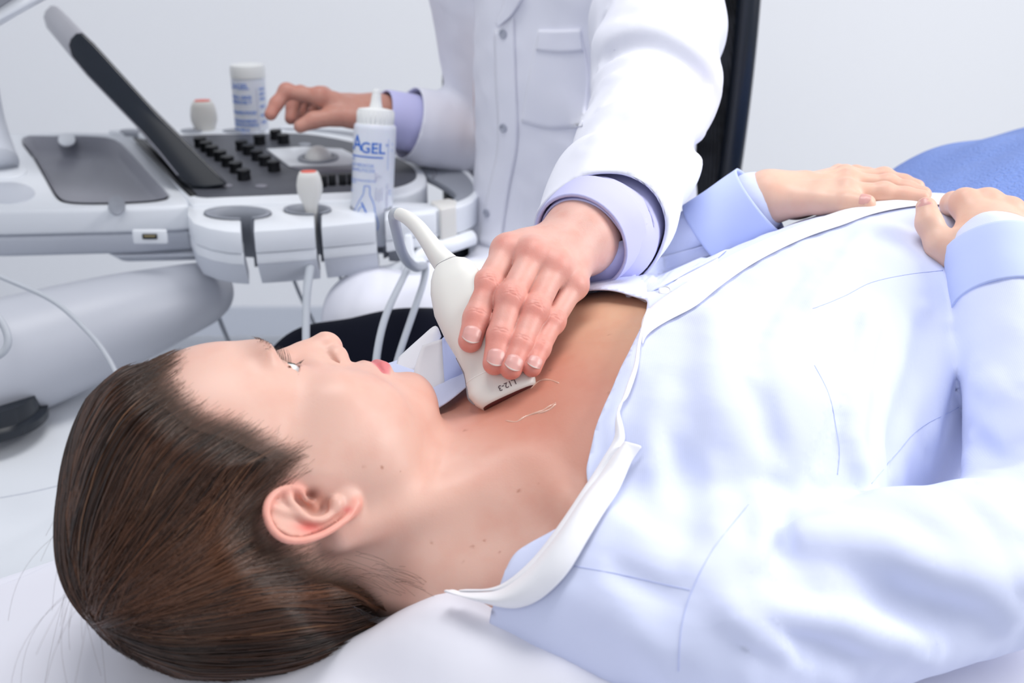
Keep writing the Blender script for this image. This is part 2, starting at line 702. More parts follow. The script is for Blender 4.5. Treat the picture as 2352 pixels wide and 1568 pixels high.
def head_sdf(p):
    q = (p - HT.astype(np.float32)) @ HM.astype(np.float32)
    q = q.copy()
    sx = q[:, 0].copy()
    q[:, 0] = np.abs(q[:, 0])
    d = ell(q, (0, -.004, .042), (.0715, .0965, .088))
    d = smin(d, ell(q, (0, .030, -.012), (.0575, .0600, .082)), .022)
    d = smin(d, ell(q, (.043, .050, -.010), (.019, .020, .014)), .022)            # cheekbone
    d = smin(d, ell(q, (.036, .046, -.036), (.025, .028, .030)), .022)            # cheek
    d = smin(d, ell(q, (.048, .026, -.028), (.0205, .032, .036)), .022)
    d = smin(d, ell(q, (.050, .010, -.030), (.0200, .030, .032)), .022)
    d = smin(d, cone(q, (.050, .047, -.008), (.058, .005, .003), .013, .011), .022)
    d = smin(d, cone(q, (.046, .004, -.056), (.014, .068, -.080), .015, .013), .022)
    d = smin(d, ell(q, (0, .040, -.072), (.040, .045, .024)), .02)
    d = smin(d, ell(q, (0, .0770, -.0800), (.017, .0165, .0150)), .014)           # chin
    d = smin(d, ell(q, (0, .073, -.043), (.027, .0195, .022)), .016)              # muzzle
    d = smin(d, ell(q, (.024, .0785, .0385), (.024, .0105, .0075)), .014)           # brow
    d = smax(d, -ell(q, (.032, .0935, .0185), (.0190, .0165, .0130)), .012)       # socket
    d = smax(d, -ell(q, (0, .1060, .0245), (.026, .0170, .0130)), .008)
    d = smin(d, cone(q, (0, .0800, .0225), (0, .0925, .002), .0080, .0082), .008)    # nose
    d = smin(d, cone(q, (0, .0925, .002), (0, .1000, -.0132), .0085, .0124), .007)
    d = smin(d, cone(q, (.006, .083, .012), (.009, .0845, -.014), .0075, .0110), .010)
    d = smin(d, ell(q, (.0133, .0895, -.0182), (.0076, .0115, .0086)), .003)
    d = smax(d, -ell(q, (.0060, .0930, -.0300), (.0026, .0055, .0042)), .002)
    d = smax(d, -cone(q, (.0180, .0935, -.0090), (.0215, .0845, -.0170), .0020, .0014), .003)  # crease round the wing
    # lips
    d = smin(d, poly(q, [(0, .0915, -.0415), (.012, .0885, -.0425), (.0250, .0805, -.0465)], [.0058, .0052, .0030]), .004)
    d = smin(d, poly(q, [(0, .0930, -.0535), (.012, .0900, -.0532), (.0245, .0800, -.0500)], [.0070, .0064, .0040]), .004)
    d = smax(d, -poly(q, [(0, .0995, -.0472), (.012, .0958, -.0474), (.0270, .0845, -.0482)], [.0014, .0014, .0010]), .002)
    d = smax(d, -ell(q, (0, .0985, -.0345), (.0035, .004, .006)), .004)            # philtrum
    # lids, with an open slit
    lid = ell(q, (.0315, .0655, .0200), (.0160, .0144, .0142))
    d = smin(d, lid, .003)
    # lid fold
    d = smax(d, -poly(q, [(.017, .0815, .0245), (.026, .0815, .0310), (.036, .0785, .0315), (.047, .0705, .0230)], [.0006, .0010, .0010, .0006]), .002)
    # slit
    y, z, x = q[:, 1], q[:, 2], q[:, 0]
    u = (x - .0325) / .0155
    up = .0185 + .0090 * (1 - u * u)
    lo = .0185 - .0045 * (1 - u * u)
    slit = np.maximum(np.maximum(z - up, lo - z), np.maximum(.061 - y, np.abs(u) * .0155 - .0155))
    d = smax(d, -slit, .0008)
    d = np.maximum(d, -(ell(q, (.031, .0660, .0200), (.0124, .0124, .0124))))
    d = smin(d, ear_sdf(q), .0030)
    return d


def torso(p):
    q = bl(p)
    d = ell(q, (.17, 0, .792), (.205, .160, .113))
    d = smin(d, cone(q, (.012, -.13, .782), (.012, .13, .782), .050, .050), .045)
    d = smin(d, ell(q, (.16, .075, .835), (.070, .068, .058)), .05)
    d = smin(d, ell(q, (.16, -.075, .835), (.070, .068, .058)), .05)
    d = smin(d, ell(q, (.45, 0, .790), (.32, .155, .148)), .06)
    d = smin(d, cone(q, (-.065, .025, .770), (-.01, .12, .785), .040, .035), .03)
    d = smin(d, cone(q, (-.065, -.025, .770), (-.01, -.12, .785), .040, .035), .03)
    return d


def neck_torso(p):
    q = bl(p)
    d = torso(p)
    # collar bones
    d = smin(d, poly(q, [(.006, .014, .836), (-.004, .06, .838), (-.010, .13, .828)], [.007, .005, .006]), .018)
    d = smin(d, poly(q, [(.006, -.014, .836), (-.004, -.06, .838), (-.010, -.13, .828)], [.007, .005, .006]), .018)
    # neck
    n = cone(p, H(0, -.016, -.040), B(-.005, 0, .787), .054, .060)
    n = smin(n, cone(p, H(0, .026, -.080), B(-.012, 0, .818), .030, .030), .02)
    n = smin(n, cone(p, H(.056, -.030, -.020), B(.004, .016, .834), .012, .0085), .014)
    n = smin(n, cone(p, H(-.056, -.030, -.020), B(.004, -.016, .834), .012, .0085), .014)
    d = smin(d, n, .026)
    # hollow above the near collar bone
    d = smax(d, -ell(q, (-.030, .062, .868), (.020, .036, .016)), .02)
    return d


def skin_body(p):
    return smin(head_sdf(p), neck_torso(p), .012)


HAIRP = [(80, 92), (66, 97), (48, 91), (36, 76), (32, 54), (25, 34), (18, 16), (8, 13), (-4, 23), (-9, 27), (-16, 31), (-27, 31), (-35, 22), (-40, 10), (-43, -2), (-50, -18), (-57, -40), (-66, -58), (-70, -90), (-140, -90), (-160, 60), (-100, 180), (60, 170), (90, 120)]


def hair_g(q):
    return -poly2d(q[:, 1] * 1000, q[:, 2] * 1000, HAIRP) / 1000


def gauss(q, c, r):
    c = np.asarray(c)
    r = np.asarray(r)
    return np.exp(-(((q - c) / r) ** 2).sum(1))


def body_color(v):
    q = (v - HT) @ HM
    q = q.copy()
    q[:, 0] = np.abs(q[:, 0])
    c = np.tile(V(.69, .435, .36), (len(v), 1))

    def mixc(w, col):
        w = np.clip(w, 0, 1)[:, None]
        c[:] = c * (1 - w) + np.array(col) * w
    b = bl(v.astype(np.float32))
    w = np.clip((b[:, 0] + .045) / .07, 0, 1) * np.clip((q[:, 2] + .30) * 0 + 1, 0, 1)
    chest = np.clip((b[:, 0] + .03) / .05, 0, 1)
    mixc(chest * .9, (.60, .275, .195))
    mixc(gauss(b, (.03, -.02, .85), (.07, .08, .06)) * .6, (.56, .20, .14))
    mixc(np.clip((b[:, 0] - .06) / .07, 0, 1) * .75, (.66, .41, .27))
    mixc(gauss(q, (.045, .055, -.020), (.022, .026, .024)) * .3, (.74, .38, .32))
    mixc(gauss(q, (0, .105, -.017), (.016, .014, .014)) * .3, (.78, .40, .33))
    mixc(gauss(q, (.02, .088, .034), (.03, .02, .010)) * .12, (.50, .30, .22))
    # lips
    lipu = poly(q.astype(np.float32), [(0, .0965, -.0447), (.012, .0935, -.0452), (.0240, .0835, -.0470)], [.0028, .0028, .0012])
    lipl = poly(q.astype(np.float32), [(0, .0975, -.0525), (.012, .0945, -.0520), (.0240, .0840, -.0492)], [.0060, .0054, .0034])
    mixc((1 - np.clip(lipu / .0016, 0, 1)) * .8, (.72, .24, .24))
    mixc((1 - np.clip(lipl / .0022, 0, 1)) * .92, (.64, .17, .19))
    # ear
    er = (q[:, 0] > .064) & (q[:, 1] < .002) & (q[:, 1] > -.045) & (q[:, 2] > -.03) & (q[:, 2] < .04)
    rim = poly(q.astype(np.float32), HEL[10:], .004)
    mixc(er * .15, (.80, .42, .36))
    mixc(er * (1 - np.clip(rim / .003, 0, 1)) * .55, (.78, .30, .24))
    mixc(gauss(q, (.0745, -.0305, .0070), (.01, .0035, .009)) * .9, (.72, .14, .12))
    mixc(gauss(q, (.070, -.0130, .004), (.012, .008, .008)) * .6, (.50, .16, .10))  # shade of the concha, then of the canal, painted into the skin colour
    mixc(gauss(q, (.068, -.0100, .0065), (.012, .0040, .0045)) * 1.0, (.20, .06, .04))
    gh = hair_g(q.astype(np.float32))
    mixc(np.clip((gh - .001) / .010, 0, 1) * (q[:, 0] < .074) * .9, (.09, .05, .038))
    mixc(gauss(q, (.073, -.017, -.0165), (.008, .0022, .003)) * .7, (.62, .10, .10))
    # eyelid rims
    mixc(gauss(q, (.031, .077, .0140), (.014, .006, .0026)) * .5, (.58, .38, .38))
    # moles
    for (x, y, z), r in MOLES:
        d = np.linalg.norm(v - np.array([x, y, z]), axis=1)
        mixc((1 - np.clip(d / r, 0, 1)) * 1.3, (.42, .19, .13))
    return c


# small moles, placed on the skin of the neck and chest
MOLES = []
print('body sdf ...')
import time
_t = time.time()
_lo = V(-.33, .48, .66)
_hi = V(.20, .90, .96)
bv, bf = nets(skin_body, _lo, _hi, .0017)
print('body', len(bv), time.time() - _t)
_bvh = BVHTree.FromPolygons([tuple(x) for x in bv], [tuple(int(i) for i in q) for q in bf])


def ray_px(bvh, px, py):
    d = nrm(P(px, py, 1) - CAM)
    h = bvh.ray_cast(Vector(CAM), Vector(d))
    return (np.array(h[0]), np.array(h[1])) if h[0] is not None else (None, None)


def near_on(bvh, p):
    h = bvh.find_nearest(Vector(p))
    return np.array(h[0]), np.array(h[1])


for (px, py), r in [((1192, 1127), .0016), ((1085, 1255), .0016), ((1147, 1268), .0011), ((835, 1070), .0011), ((878, 1074), .0013), ((1012, 1062), .0010), ((1400, 902), .0020), ((1068, 988), .0018), ((1263, 850), .0016), ((1235, 1110), .001), ((920, 1081), .0009), ((1400, 768), .0012), ((1065, 1290), .0009), ((1112, 1240), .001), ((990, 1245), .0008)]:
    h, _ = ray_px(_bvh, px, py)
    if h is not None: MOLES.append((tuple(h), r))

# ------------------------------------------------------------------ hands
def hand_sdf(p, s):
    w, wr = s['wrist'], s['wr']
    mc = [f[0] for f in s['fingers']]
    rr = s['r']
    sc = s.get('sc', 1)
    d = cone(p, s['arm'], w, wr * 1.05, wr)
    d = smin(d, cone(p, w, np.mean(mc, 0) * .45 + np.asarray(w) * .55, wr * .92, .019 * sc), .02 * sc)
    pal = None
    for i, m in enumerate(mc):
        c = cone(p, np.asarray(w) * .8 + m * .2, m, .0135 * sc, rr[i] * 1.12)
        d = smin(d, c, .014 * sc)
    for i in range(3):
        d = smin(d, cone(p, mc[i], mc[i + 1], rr[i] * .92, rr[i + 1] * .92), .009 * sc)
        # palm body, pushed away from the back of the hand
        q0 = np.asarray(w) * .5 + mc[i] * .5
    pd = s['palm'] * .010 * sc
    d = smin(d, cone(p, np.asarray(w) * .6 + np.mean(mc, 0) * .4 + pd, np.mean(mc[:2], 0) * .9 + np.asarray(w) * .1 + pd, .017 * sc, .013 * sc), .014 * sc)
    d = smin(d, cone(p, np.asarray(w) * .6 + np.mean(mc, 0) * .4 + pd, np.mean(mc[2:], 0) * .9 + np.asarray(w) * .1 + pd, .017 * sc, .012 * sc), .014 * sc)
    fs = None
    for i, f in enumerate(s['fingers']):
        r = rr[i]
        e = cone(p, f[0], f[1], r * 1.06, r * 1.0)
        e = smin(e, cone(p, f[1], f[2], r * 1.0, r * .94), .005 * sc)
        e = smin(e, cone(p, f[2], f[3], r * .94, r * .86), .004 * sc)
        # joint swelling
        e = smin(e, ell(p, np.asarray(f[1]) - s['palm'] * r * .12, (r * .98,) * 3), .006 * sc)
        fs = e if fs is None else smin(fs, e, .0012)
    d = smin(d, fs, .008 * sc)
    for i, m in enumerate(mc):
        d = smin(d, ell(p, m - s['palm'] * rr[i] * .55, (rr[i] * .70,) * 3), .007 * sc)
    t = s.get('thumb')
    if t is not None:
        tr = s['tr']
        e = poly(p, t, [tr * 1.5, tr * 1.12, tr * .98, tr * .80], .005 * sc)
        d = smin(d, e, .012 * sc)
        d = smin(d, cone(p, np.asarray(t[0]) * .5 + np.asarray(t[1]) * .5, mc[0] * .75 + np.asarray(w) * .25, .010 * sc, .010 * sc), .012 * sc)
    if s.get('crease', False):
        for i, f in enumerate(s['fingers']):
            r = rr[i]
            for j, offs in ((1, (-.0034, -.0016, .0002, .0020, .0038)), (2, (-.0012, .0008))):
                c = np.asarray(f[j])
                ax = nrm(nrm(f[j + 1] - c) + nrm(c - f[j - 1]))
                dn = nrm(-s['palm'] - ax * np.dot(-s['palm'], ax))
                sd = np.cross(ax, dn)
                x = p - c.astype(np.float32)
                m = (np.abs(x) < .02).all(1)
                if not m.any(): continue
                xm = x[m]
                t_, s_, u_ = xm @ ax.astype(np.float32), xm @ sd.astype(np.float32), xm @ dn.astype(np.float32)
                amp = 0
                for k, o_ in enumerate(offs):
                    bend = o_ * 60 * s_ * s_ / r * (1 if j == 1 else .3)
                    amp = amp + np.exp(-((t_ - o_ - bend - .0004 * np.sin(s_ * 900 + k * 2)) / .0005) ** 2)
                amp = amp * np.exp(-(s_ / (r * .62)) ** 4) * (u_ > 0)
                d[m] += (.00050 * amp).astype(np.float32)
    if s.get('tendon', True):
        for i, m in enumerate(mc):
            d = smin(d, cone(p, np.asarray(w) * .75 + m * .25 - s['palm'] * .011 * sc, m - s['palm'] * rr[i] * .9, .0015, .002), .006 * sc)
    return d


def hand_color(v, s, base, red, k=1.0):
    c = np.tile(np.array(base, float), (len(v), 1))

    def mixc(w, col):
        w = np.clip(w, 0, 1)[:, None]
        c[:] = c * (1 - w) + np.array(col) * w
    for i, f in enumerate(s['fingers']):
        r = s['r'][i]
        for j, a in ((0, .75), (1, .50), (2, .40), (3, .85)):
            cc = np.asarray(f[j]) - (s['palm'] * r * .8 if j < 3 else 0)
            dd = np.linalg.norm(v - cc, axis=1)
            mixc(np.exp(-(dd / (r * 1.05)) ** 2) * a * k, red)
    # fingers are a little redder than the back of the hand
    mc = np.mean([f[0] for f in s['fingers']], 0)
    ax = nrm(np.mean([f[2] for f in s['fingers']], 0) - mc)
    t = np.clip(((v - mc) @ ax) / .05, 0, 1)
    mixc(t * .25 * k, red)
    return c


def nail(name, tip, prev, dors, r, mt, parent, L=None, tipmat=None):
    tip = np.asarray(tip)
    dr = nrm(tip - np.asarray(prev))
    up = nrm(dors - dr * np.dot(dors, dr))
    sd = np.cross(dr, up)
    L = L or r * 1.25

    vv, ff = [], []
    nu, nv = 12, 12
    for j in range(nv + 1):
        t = j / nv
        # rounded base and free edge
        for i in range(nu + 1):
            u = -1 + 2 * i / nu
            wv = math.sqrt(max(0, 1 - (1 - min(1, t / .30)) ** 2)) if t < .30 else 1.0
            th = u * .80 * max(wv, .25)
            endr = (.34 * u * u) * (1 if t > .5 else 0) * (t - .5) * 2
            rad = r * (.875 + .03 * (1 - t)) + .0004
            vv.append(tip + dr * (r * .58 - L * (1 - t) - L * endr) + sd * math.sin(th) * rad * .97 + up * (math.cos(th) * rad - .0012 * max(0, t - .55) * 2 - .0009 * (1 - min(1, t / .15))))
    for j in range(nv):
        for i in range(nu):
            a = j * (nu + 1) + i
            ff.append((a, a + 1, a + nu + 2, a + nu + 1))
    o = mesh(name, vv, ff, mt, parent)
    mod_solid(o, .0006, 0)
    if tipmat:
        o.data.materials.append(tipmat)
        for k, pl in enumerate(o.data.polygons):
            if k // nu >= nv - 1: pl.material_index = 1
    return o


def lay(px, py, d):
    return P(px, py, d)


# far hand of the patient, flat on the belly
FH = dict(
    arm=P(1690, 492, 1.04), wrist=P(1765, 452, 1.03), wr=.0225, sc=.9,
    fingers=[[P(1945, 440, 1.00), P(2030, 443, .995), P(2080, 450, .99), P(2118, 455, .985)],
             [P(1948, 418, 1.03), P(2040, 425, 1.02), P(2085, 436, 1.01), P(2120, 447, 1.00)],
             [P(1940, 408, 1.06), P(2030, 408, 1.06), P(2075, 420, 1.05), P(2106, 430, 1.04)],
             [P(1925, 403, 1.09), P(1965, 400, 1.09), P(1990, 401, 1.09), P(2010, 402, 1.09)]],
    thumb=[P(1790, 462, 1.02), P(1880, 462, 1.00), P(1945, 465, .985), P(1990, 468, .975)],
    r=[.0088, .0090, .0086, .0074], tr=.0105, palm=V(.05, .15, -1.0))
# near hand, fist resting on the placket
NH = dict(
    arm=P(2310, 630, .873), wrist=P(2300, 570, .885), wr=.0265, sc=.92,
    fingers=[[P(2215, 468, .925), P(2190, 470, .965), P(2185, 500, .985), P(2190, 520, .97)],
             [P(2268, 470, .925), P(2240, 475, .97), P(2230, 500, .99), P(2235, 525, .975)],
             [P(2320, 490, .92), P(2300, 490, .965), P(2290, 510, .985), P(2290, 535, .97)],
             [P(2368, 520, .915), P(2360, 520, .955), P(2350, 540, .97), P(2345, 560, .96)]],
    thumb=[P(2225, 600, .888), P(2160, 562, .897), P(2134, 512, .905), P(2128, 476, .91)],
    r=[.0100, .0104, .0100, .0088], tr=.0108, palm=nrm(V(.1, .45, -.9)), tendon=False)

parts = [(bv, [tuple(q) for q in bf])]
bcols = [body_color(bv)]
for s in (FH, NH):
    pts = np.array([s['arm'], s['wrist']] + [x for f in s['fingers'] for x in f] + s['thumb'])
    hv, hf = nets(lambda p, s=s: hand_sdf(p, s), pts.min(0) - .04, pts.max(0) + .04, .0014)
    parts.append((hv, [tuple(q) for q in hf]))
    bcols.append(hand_color(hv, s, (.76, .50, .39), (.74, .38, .30), .55))
# plain hidden arms and torso, so that the body under the shirt is whole
NS, NE, NW = B(.025, .165, .785), V(.376, .643, .785), P(2290, 590, .88)
FS, FE, FW = B(.025, -.165, .785), V(.085, 1.04, .80), P(1735, 470, 1.035)


def limbs(p):
    d = smin(cone(p, NS, NE, .042, .036), cone(p, NE, NW, .036, .024), .01)
    e = smin(cone(p, FS, FE, .042, .036), cone(p, FE, FW, .036, .024), .01)
    q = bl(p)
    t = neck_torso(p) + .004
    t = np.maximum(t, .06 - q[:, 0])
    leg = np.minimum(cone(q, (.62, .08, .78), (1.05, .10, .79), .065, .055), cone(q, (.62, -.08, .78), (1.05, -.10, .79), .065, .055))
    return smin(smin(np.minimum(d, e), t, .01), leg, .04)


lv, lf = nets(limbs, V(-.2, .40, .62), V(1.0, 1.50, .98), .007, 1)
parts.append((lv, [tuple(q) for q in lf]))
bcols.append(np.tile(V(.76, .50, .39), (len(lv), 1)))

patient = empty('person', (B(.2, 0, .70)), 'brown-haired woman in a pale blue shirt lying on her back on the bed', 'person')
v, f = merged(parts)
body = mesh('body', v, f, M['skin'], patient, cols=np.vstack(bcols))

for sx in (1, -1):
    c = H(.031 * sx, .0660, .0200)
    v, f = lathe_vf([(.0119 * math.sin(t), -.0119 * math.cos(t)) for t in np.linspace(.02, math.pi - .02, 20)], c, H(.031 * sx + .0, 1, .0200) - c, 28)
    e = mesh('eyeball', v, f, M['sclera'], patient)
    look = nrm(HM @ V(0, 1, .10))
    v, f = lathe_vf([(.0055, 0), (.0054, .0004), (.003, .0012), (.0005, .0014)], c + look * .0109, look, 24)
    mesh('iris', v, f, M['iris'], e)

# nails of the patient
nail('fingernail', FH['thumb'][3], FH['thumb'][2], V(-.1, -.6, .75), .0092, M['nail'], body)
nail('fingernail', NH['thumb'][3], NH['thumb'][2], V(-.5, -.5, .6), .0092, M['nail'], body)
print('hands', time.time() - _t)
# ================================================================== hair
def hair_sdf(p):
    q = (p - HT.astype(np.float32)) @ HM.astype(np.float32)
    q = q.copy()
    q[:, 0] = np.abs(q[:, 0])
    core = ell(q, (0, -.004, .042), (.0715, .0965, .088))
    core = smin(core, cone(q, (0, -.035, .0), (0, -.030, -.08), .060, .050), .02)
    g = hair_g(q)
    t = np.clip((g + .001) / .045, 0, 1)
    t = t * t * (3 - 2 * t)
    back = np.clip((-q[:, 1] - .02) / .08, 0, 1)
    th = .0008 + (.0125 + .009 * back) * t
    d = core - th
    d = smin(d, ell(q, (.0, -.082, .030), (.062, .042, .075)) + .03 * (1 - t), .02)
    d = smin(d, ell(q, (.0, -.060, -.040), (.050, .032, .045)) + .03 * (1 - np.clip(g / .012, 0, 1)), .02)
    # combed locks
    ang = np.arctan2(q[:, 1] + .02, q[:, 2] - .03)
    lock = np.sin(q[:, 0] * 160 + 3 * np.sin(ang * 2.0)) * .5 + np.sin(q[:, 0] * 340 + ang * 5 + 1) * .3 + np.sin(q[:, 0] * 90 - ang * 7) * .3
    d = d - lock * .0011 * t
    return smax(d, .017 - g, .004)


HB = 0
hv, hf = nets(hair_sdf, HT - .21, HT + .21, .0028, 1)
M['hair_base'] = mat('dark_hair_mass', (.018, .009, .007), .6, .25)
hair = mesh('hair', hv, hf, M['hair_base'], patient)


def grad(f, x, e=.0006):
    g = np.stack([(f(x + d) - f(x - d)) for d in np.eye(3, dtype=np.float32) * e], 1) / (2 * e)
    return g / (np.linalg.norm(g, axis=1, keepdims=True) + 1e-9)


M['hair'] = mat('brown_hair', (.05, .03, .02), .34, .45, vcol=True)


def hair_hull(p):
    q = (p - HT.astype(np.float32)) @ HM.astype(np.float32)
    q = q.copy()
    q[:, 0] = np.abs(q[:, 0])
    return hair_only(q)


def hair_only(q):
    core = ell(q, (0, -.004, .042), (.0715, .0965, .088))
    core = smin(core, ell(q, (0, .030, -.012), (.0575, .0600, .082)), .022)
    core = smin(core, ell(q, (.043, .050, -.010), (.019, .020, .014)), .022)
    core = smin(core, cone(q, (.050, .047, -.008), (.058, .005, .003), .013, .011), .022) - .0004
    core = smin(core, cone(q, (0, -.035, .0), (0, -.030, -.08), .060, .050), .02)
    g = hair_g(q)
    t = np.clip((g + .001) / .045, 0, 1)
    t = t * t * (3 - 2 * t)
    back = np.clip((-q[:, 1] - .02) / .08, 0, 1)
    d = core - (.0008 + (.0125 + .009 * back) * t)
    d = smin(d, ell(q, (.0, -.082, .030), (.062, .042, .075)) + .03 * (1 - t), .02)
    d = smin(d, ell(q, (.0, -.060, -.040), (.050, .032, .045)) + .03 * (1 - np.clip(g / .012, 0, 1)), .02)
    return d


def strand_mesh(paths, rad, cols, name, mt, parent):
    """paths (N,K,3), rad (N,K), cols (N,3): three-sided strands as one mesh"""
    N, K, _ = paths.shape
    T = np.gradient(paths, axis=1)
    T /= np.linalg.norm(T, axis=2, keepdims=True) + 1e-9
    up = np.array([.3, -.5, .8])
    A = np.cross(T, up)
    A /= np.linalg.norm(A, axis=2, keepdims=True) + 1e-9
    Bv = np.cross(T, A)
    v = []
    for k in range(3):
        a = k * 2 * math.pi / 3
        v.append(paths + rad[..., None] * (math.cos(a) * A + math.sin(a) * Bv))
    v = np.stack(v, 2).reshape(-1, 3)
    i = np.arange(N)[:, None, None] * (K * 3)
    j = np.arange(K - 1)[None, :, None] * 3
    k = np.arange(3)[None, None, :]
    k2 = (k + 1) % 3
    f = np.stack([i + j + k, i + j + k2, i + j + 3 + k2, i + j + 3 + k], -1).reshape(-1, 4)
    me = bpy.data.meshes.new(name)
    me.vertices.add(len(v))
    me.vertices.foreach_set('co', v.astype(np.float32).ravel())
    me.loops.add(f.size)
    me.loops.foreach_set('vertex_index', f.astype(np.int32).ravel())
    me.polygons.add(len(f))
    me.polygons.foreach_set('loop_start', np.arange(0, f.size, 4, dtype=np.int32))
    me.update(calc_edges=True)
    a = me.color_attributes.new('Col', 'FLOAT_COLOR', 'POINT')
    c = np.ones((len(v), 4), np.float32)
    c[:, :3] = np.repeat(cols, K * 3, axis=0)
    a.data.foreach_set('color', c.ravel())
    return link(name, me, mt, parent)


rg = np.random.default_rng(11)
SINK = np.array([0.0, -.092, .112])


def grow(seed_q, K, step, height, jit):
    """comb strands over the hair mass, in head coordinates"""
    q = seed_q.copy()
    out = []
    f = lambda x: hair_only(np.c_[np.abs(x[:, 0]), x[:, 1], x[:, 2]].astype(np.float32))
    for k in range(K):
        for _ in range(2):
            g = grad(f, q.astype(np.float32))
            dd = f(q.astype(np.float32)) - height
            q = q - np.clip(dd, -.01, .01)[:, None] * g
        out.append(q.copy())
        to = SINK + jit - q
        dist = np.linalg.norm(to, axis=1, keepdims=True)
        w = np.clip((q[:, 1] + .055) / .12, 0, 1)
        dr = to / dist + np.c_[np.zeros(len(q)), np.zeros(len(q)), .25 * w]
        dr[:, 0] += .12 * np.sin(q[:, 2] * 40 + jit[:, 0] * 60)
        dr -= (dr * g).sum(1, keepdims=True) * g
        dr /= np.linalg.norm(dr, axis=1, keepdims=True) + 1e-9
        q = q + dr * step * np.clip(dist / .02, .05, 1)
    return np.stack(out, 1)


NSTR = 13000
cand = rg.normal(size=(NSTR * 5, 3))
cand /= np.linalg.norm(cand, axis=1, keepdims=True)
cand = cand * np.array([.085, .12, .12]) + np.array([0, -.015, .03])
gg = hair_g(cand)
_k = (gg > .0) & (gg < .030) & (rg.random(len(cand)) < np.clip(gg / .010, .10, 1))
front = cand[_k][:7000]
rest = cand[gg > .012][:NSTR - len(front)]
seeds = np.vstack([front, rest])
n = len(seeds)
clump = sph_noise(seeds, 55, 3)
fine = rg.normal(size=n)
hgt = np.clip(.0010 + .0018 * clump + .0004 * fine, .0001, .0050)
hgt[:len(front)] *= .7
jit = np.c_[sph_noise(seeds, 45, 61) * .022 + rg.normal(size=n) * .004 + np.sign(seeds[:, 0]) * .012, rg.normal(size=n) * .003, sph_noise(seeds, 45, 62) * .024 + rg.normal(size=n) * .005]
paths = grow(seeds, 30, .0052, hgt, jit)
paths = paths @ HM.T + HT
K = paths.shape[1]
tt = np.linspace(0, 1, K)
rad = (.00034 * (1 + .5 * rg.random(n)))[:, None] * np.clip(tt[None] / np.where(np.arange(n) < len(front), .28, .10)[:, None], .22, 1) * np.clip((1 - tt) / .15, .2, 1)[None]
m = np.clip(.33 + .45 * sph_noise(paths[:, 6], 75, 5) + .20 * rg.normal(size=n), 0, 1)[:, None]
cols = (1 - m) * np.array([.022, .011, .008]) + m * np.array([.165, .068, .034])
light = (rg.random(n) < .012)[:, None]
cols = np.where(light, np.array([.24, .12, .065]), cols)
strand_mesh(paths, rad, cols, 'hair_strands', M['hair'], hair)['kind'] = 'stuff'

# fine short hairs that soften the hairline
cand = rg.normal(size=(60000, 3))
cand /= np.linalg.norm(cand, axis=1, keepdims=True)
cand = cand * np.array([.080, .105, .095]) + np.array([0, -.004, .042])
gg = hair_g(cand)
pr = np.clip((gg + .009) / .009, 0, 1) ** 2
keep = (gg > -.009) & (gg < .006) & (rg.random(len(cand)) < pr)
bs = cand[keep][:2400]
nb_ = len(bs)
pb_ = grow(bs, 9, .0030, np.clip(.0004 + .0004 * rg.normal(size=nb_), .0001, .0016), np.c_[rg.normal(size=nb_) * .02, rg.normal(size=nb_) * .01, rg.normal(size=nb_) * .03])
pb_ = pb_ @ HM.T + HT
strand_mesh(pb_, np.tile(np.linspace(.00007, .00006, 9), (nb_, 1)), np.tile([.10, .055, .035], (nb_, 1)) * rg.uniform(.5, 1.6, (nb_, 1)), 'fine_hairs', M['hair'], hair)['kind'] = 'stuff'

# stray hairs at the crown, nape and temple
st = []
for i in range(62):
    if i < 32:
        px, py = rg.uniform(130, 330), rg.uniform(850, 1450)
        p0 = H(rg.uniform(-.02, .06), rg.uniform(-.09, .04), .125)
        q0 = p0
        th = rg.uniform(0, 6.28)
        d1 = HM @ nrm([rg.normal() * .3, -1, .5 + .4 * rg.normal()])
        d2 = HM @ nrm([rg.normal() * .5, -1, -.6])
        L = rg.uniform(.03, .06)
    else:
        p0 = H(.060, -.040 - rg.random() * .02, -.02 - .05 * rg.random())
        d1 = HM @ nrm([.5 + rg.random() * .4, .3 - .3 * rg.random(), -1])
        d2 = HM @ nrm([-.2, -.8, -.8])
        L = rg.uniform(.012, .035)
    t = np.linspace(0, 1, 12)[:, None]
    st.append(p0 + d1 * L * t + d2 * L * .6 * t * t + HM @ nrm(rg.normal(size=3)) * L * .15 * np.sin(t * 3))
st = np.array(st)
strand_mesh(st, np.full(st.shape[:2], .00008), np.tile([.09, .045, .03], (len(st), 1)), 'stray_hairs', M['hair'], hair)['kind'] = 'stuff'

